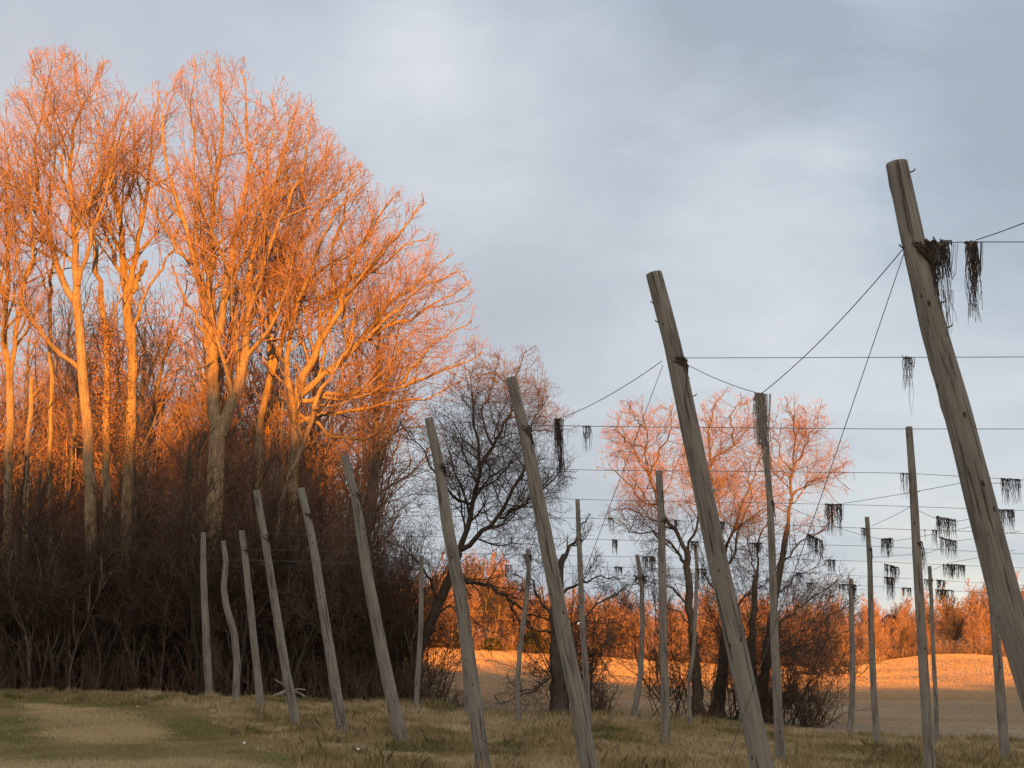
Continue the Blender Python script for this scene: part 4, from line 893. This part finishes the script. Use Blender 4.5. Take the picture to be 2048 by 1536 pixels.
def hanging_leaf():
    Y=RY(10); A=Acc(); o=at(1310,1152,Y)
    A.tube(np.array([o,at(1311,1230,Y),at(1309,1298,Y)]),np.array([.006,.006,.006]),4)
    rng=np.random.default_rng(3)
    for k in range(9):
        e=at(1309+rng.uniform(-14,12),1304+rng.uniform(0,10),Y); A.tube(np.array([at(1309,1297,Y),e]),np.array([.02,.008]),4)
    A.tube(np.array([at(1310,1298,Y),at(1312,1325,Y),at(1314,1345,Y),at(1316,1366,Y)]),np.array([.022,.03,.045,.02]),6)
    tag(A.obj('hanging_vine',M_TWINED,None,o),'single dead vine stem dangling low over the bright field strip beside an upright pole','vine')
hanging_leaf()

# ------------------------------------------------------------------ ground cover and small things
def blades(x,y,h,w,tint,rng,bend=.35,dz=-.01):
    n=len(x); z=ground(x,y)+dz; a=rng.uniform(0,6.28,n); b=rng.uniform(0,6.28,n)
    B=np.c_[x,y,z]; sd=np.c_[np.cos(a),np.sin(a),0*a]*w[:,None]; be=np.c_[np.cos(b),np.sin(b),0*b]*(h*bend*rng.random(n))[:,None]
    up=np.c_[0*h,0*h,h]
    V=np.stack([B-sd,B+sd,B+up*.6+be*.35+sd*.7,B+up+be,B+up*.6+be*.35-sd*.7],1)
    F=np.arange(n*5).reshape(n,5); return V.reshape(-1,3),F,np.repeat(tint,5)
def grass_obj(name,x,y,h,w,tint,rng,mat_,bend=.35,kind='stuff'):
    V,F,t=blades(x,y,h,w,tint,rng,bend); return tag(mesh_obj(name,V,F,mat_,None,smooth=False,attrs={'tint':('FLOAT',t)}),kind=kind)
def f_stub(N):
    t=N.add('ShaderNodeAttribute',attribute_name='tint').outputs['Fac']
    return N.ramp(t,[(.3,(.30,.215,.14)),(.7,(.54,.36,.215)),(1,(.66,.46,.29))])
M_STUB=mat('straw_stubble',f_stub,.9)
def f_grass(N):
    t=N.add('ShaderNodeAttribute',attribute_name='tint').outputs['Fac']
    return N.ramp(t,[(0,(.10,.10,.032)),(.25,(.185,.172,.066)),(.48,(.34,.26,.125)),(.75,(.47,.36,.195)),(1,(.58,.47,.29))])
M_GRASS=mat('grass_blades',f_grass,.9)
def meadow_grass():
    rng=np.random.default_rng(30); n=900000
    Y=20.+(56.5-20)*rng.random(n)**.72; x=(rng.uniform(-60,2110,n)-1024)/FPX*Y*1.03
    ok=Y<EDGE(x)+.6; x=x[ok]; Y=Y[ok]
    lw=lawn(x,Y); dr=dryness(x,Y); cl=vnoise(x,Y*.7,.55)*.6+vnoise(x+50,Y*.7,1.7)*.4
    keep=(rng.random(len(x))<np.where(lw>0,.55,np.clip((cl-.25)*2.2,.05,1))); x,Y,lw,dr,cl=[a[keep] for a in (x,Y,lw,dr,cl)]
    n=len(x)
    h=np.where(lw>0,rng.uniform(.02,.06,n),rng.uniform(.04,.13,n)*(1+2.6*np.clip(cl-.5,0,1)*2)); h=np.where((lw==0)&(rng.random(n)<.02),h*1.5,h)
    tn=.5+1.35*(vnoise(x,Y*.6,2.6)*.5+vnoise(x+7,Y*.6,.7)*.5-.5)
    tint=np.where(lw>0,np.where(rng.random(n)<dr,.66+.25*rng.random(n),.19+.55*np.clip(tn-.25,0,1)+.12*rng.random(n)),np.clip(.52+.85*(tn-.42)+.28*(rng.random(n)-.35),0.05,1))
    w=(.004+.004*rng.random(n))*np.interp(Y,[20,55],[1,1.8])
    grass_obj('meadow_grass',x,Y,h,w,tint,rng,M_GRASS,.8)
meadow_grass()
def stubble():
    # cut straw rows standing over the far field
    rng=np.random.default_rng(31); X=[];Yy=[]
    for y in np.concatenate([np.arange(56.5,100,.8),np.arange(100,234,.38)]):
        m=int(np.interp(y,[56,100,232],[1000,1900,4200])); px=rng.uniform(560,2140,m); X.append((px-1024)/FPX*y*1.02); Yy.append(np.full(m,y)+rng.normal(size=m)*.2)
    x=np.concatenate(X); y=np.concatenate(Yy); ok=(woodmask(x,y)<.3)&(y>EDGE(x)+.5); x=x[ok]; y=y[ok]
    bare=vnoise(x*.35,y,3.2)*.6+vnoise(x*.2+20,y,9)*.4
    k=rng.random(len(x))<np.clip(.55+1.2*(bare-.35),.3,1); x=x[k];y=y[k]; n=len(x); bare=bare[k]
    far_=np.interp(y,[57,110,230],[.0,.5,1.0])
    h=rng.uniform(.035,.07,n)*(1+1.0*far_); w=(.007+.006*rng.random(n))*(1+1.7*far_)
    tint=np.clip(.72+.35*(bare-.5)+.12*(rng.random(n)-.5),.3,1)
    grass_obj('stubble',x,y,h,w,tint,rng,M_STUB,.7)
stubble()
def foot_tufts():
    rng=np.random.default_rng(36); X=[];Yy=[]
    for k,(t,P,R_) in POLES.items():
        if t.location.y<20: continue
        n=150; r=.10+.28*rng.random(n)**1.5; a=rng.uniform(0,6.28,n); X.append(t.location.x+r*np.cos(a)); Yy.append(t.location.y+r*np.sin(a))
    x=np.concatenate(X); y=np.concatenate(Yy); n=len(x)
    grass_obj('grass_tufts',x,y,rng.uniform(.08,.30,n),.004+.004*rng.random(n),np.clip(.35+.45*rng.random(n),0,1),rng,M_GRASS,.6)
foot_tufts()
def edge_weeds():
    rng=np.random.default_rng(32); n=16000
    x=rng.uniform(-8,22,n); y=EDGE(x)+rng.normal(size=n)*.7; cl=vnoise(x,y*0+2,1.6); k=rng.random(n)<np.clip((cl-.3)*1.8,.05,1); x=x[k]; y=y[k]; n=len(x)
    grass_obj('weeds',x,y,rng.uniform(.1,.42,n)*(.5+vnoise(x,y*0+5,2.3)),.006+.006*rng.random(n),np.clip(.25+.5*vnoise(x,y,1.3)+.2*rng.random(n)-.1,0,1),rng,M_GRASS,.6)
edge_weeds()
def leaf_litter():
    rng=np.random.default_rng(33); n=42000
    x=rng.uniform(-24,-3,n); y=EDGE(x)+np.abs(rng.normal(size=n))*2.4-rng.random(n)**2*2.0; y=np.maximum(y,50)
    c=np.c_[x,y,ground(x,y)+.015+.02*rng.random(n)]; V,F=leaf_cards(c,rng,.045); tag(mesh_obj('leaf_litter',V,F,M_LEAF),kind='stuff')
leaf_litter()
def fallen():
    Y=56.4; b=at(570,1398,Y); b[2]=float(ground(b[0],b[1])); t=thing('fallen_branch','bleached dead branch lying propped at the wood edge behind the leaning pole','branch',b)
    A=Acc(); z=lambda p:np.array([at(q[0],q[1],Y-.2+q[2]) for q in p])
    for p,r in (([(538,1398,0),(556,1389,.1),(578,1380,.2),(600,1387,.4),(612,1396,.5)],(.075,.05)),([(578,1381,.2),(566,1368,.3),(549,1359,.4)],(.05,.02)),([(582,1382,.2),(598,1378,.1),(612,1380,0)],(.045,.02)),([(562,1387,.1),(570,1397,0)],(.03,.02))):
        P=resample(z(p),10); A.tube(P,np.linspace(r[0],r[1],10),8)
    A.obj('limb',M_DRIFT,t,b)
    Y=57; P=resample(np.array([at(525,1400,Y),at(570,1401,Y),at(600,1397,Y)]),8); P[:,2]=ground(P[:,0],P[:,1])+.08; A=Acc(); A.tube(P,np.linspace(.12,.08,8),8)
    tag(A.obj('fallen_log',M_BARK2),'dark rotten log lying under the bleached branch','log')
fallen()
def scraps():
    rng=np.random.default_rng(5)
    for px,py,s,lb in ((488,1495,.024,'tiny bright white scrap standing in the grass near the bottom edge'),(275,1419,.022,'tiny white scrap on the lawn above the dry patch'),(716,1508,.024,'pale flattened scrap in the rough grass near a leaning pole foot')):
        b=gpt(px,py); g=rng.normal(size=(5,5))*.25*s; u=np.linspace(-1,1,5)*s
        V=np.array([[b[0]+u[i],b[1]+u[j]*.4+g[i,j]*.4,b[2]+.09+u[j]*.7+g[i,j]] for j in range(5) for i in range(5)])
        F=np.array([[j*5+i,j*5+i+1,j*5+i+6,j*5+i+5] for j in range(4) for i in range(4)]); tag(mesh_obj('paper_scrap',V,F,M_SCRAP,None,b),lb,'scrap')
scraps()
def weed_stalks():
    rng=np.random.default_rng(9)
    for px,py,h,lb in ((1072,1455,.75,'tall dry weed stalk leaning right beside a leaning pole foot'),(520,1440,.5,'dry weed stalk at the foot of the mottled crooked pole'),(628,1455,.45,'dry weed stalk between two leaning poles')):
        b=gpt(px,py); A=Acc(); u=np.linspace(0,1,8)[:,None]; P=(b+u*np.array([h*.25,0,h])+np.cumsum(rng.normal(size=(8,3))*.012,0))[None]; A.tube(P,.008*(1-.6*u.T),4)
        P1,R1=children(P,.008*(1-.6*u.T),rng,9,.3,1,(D(25),D(60)),(.25,.5),.3,(.5,.8),.004,4,lmin=.06); A.tube(P1,R1,4)
        tag(A.obj('weed_stalk',M_TWIG3,None,b),lb,'weed')
weed_stalks()
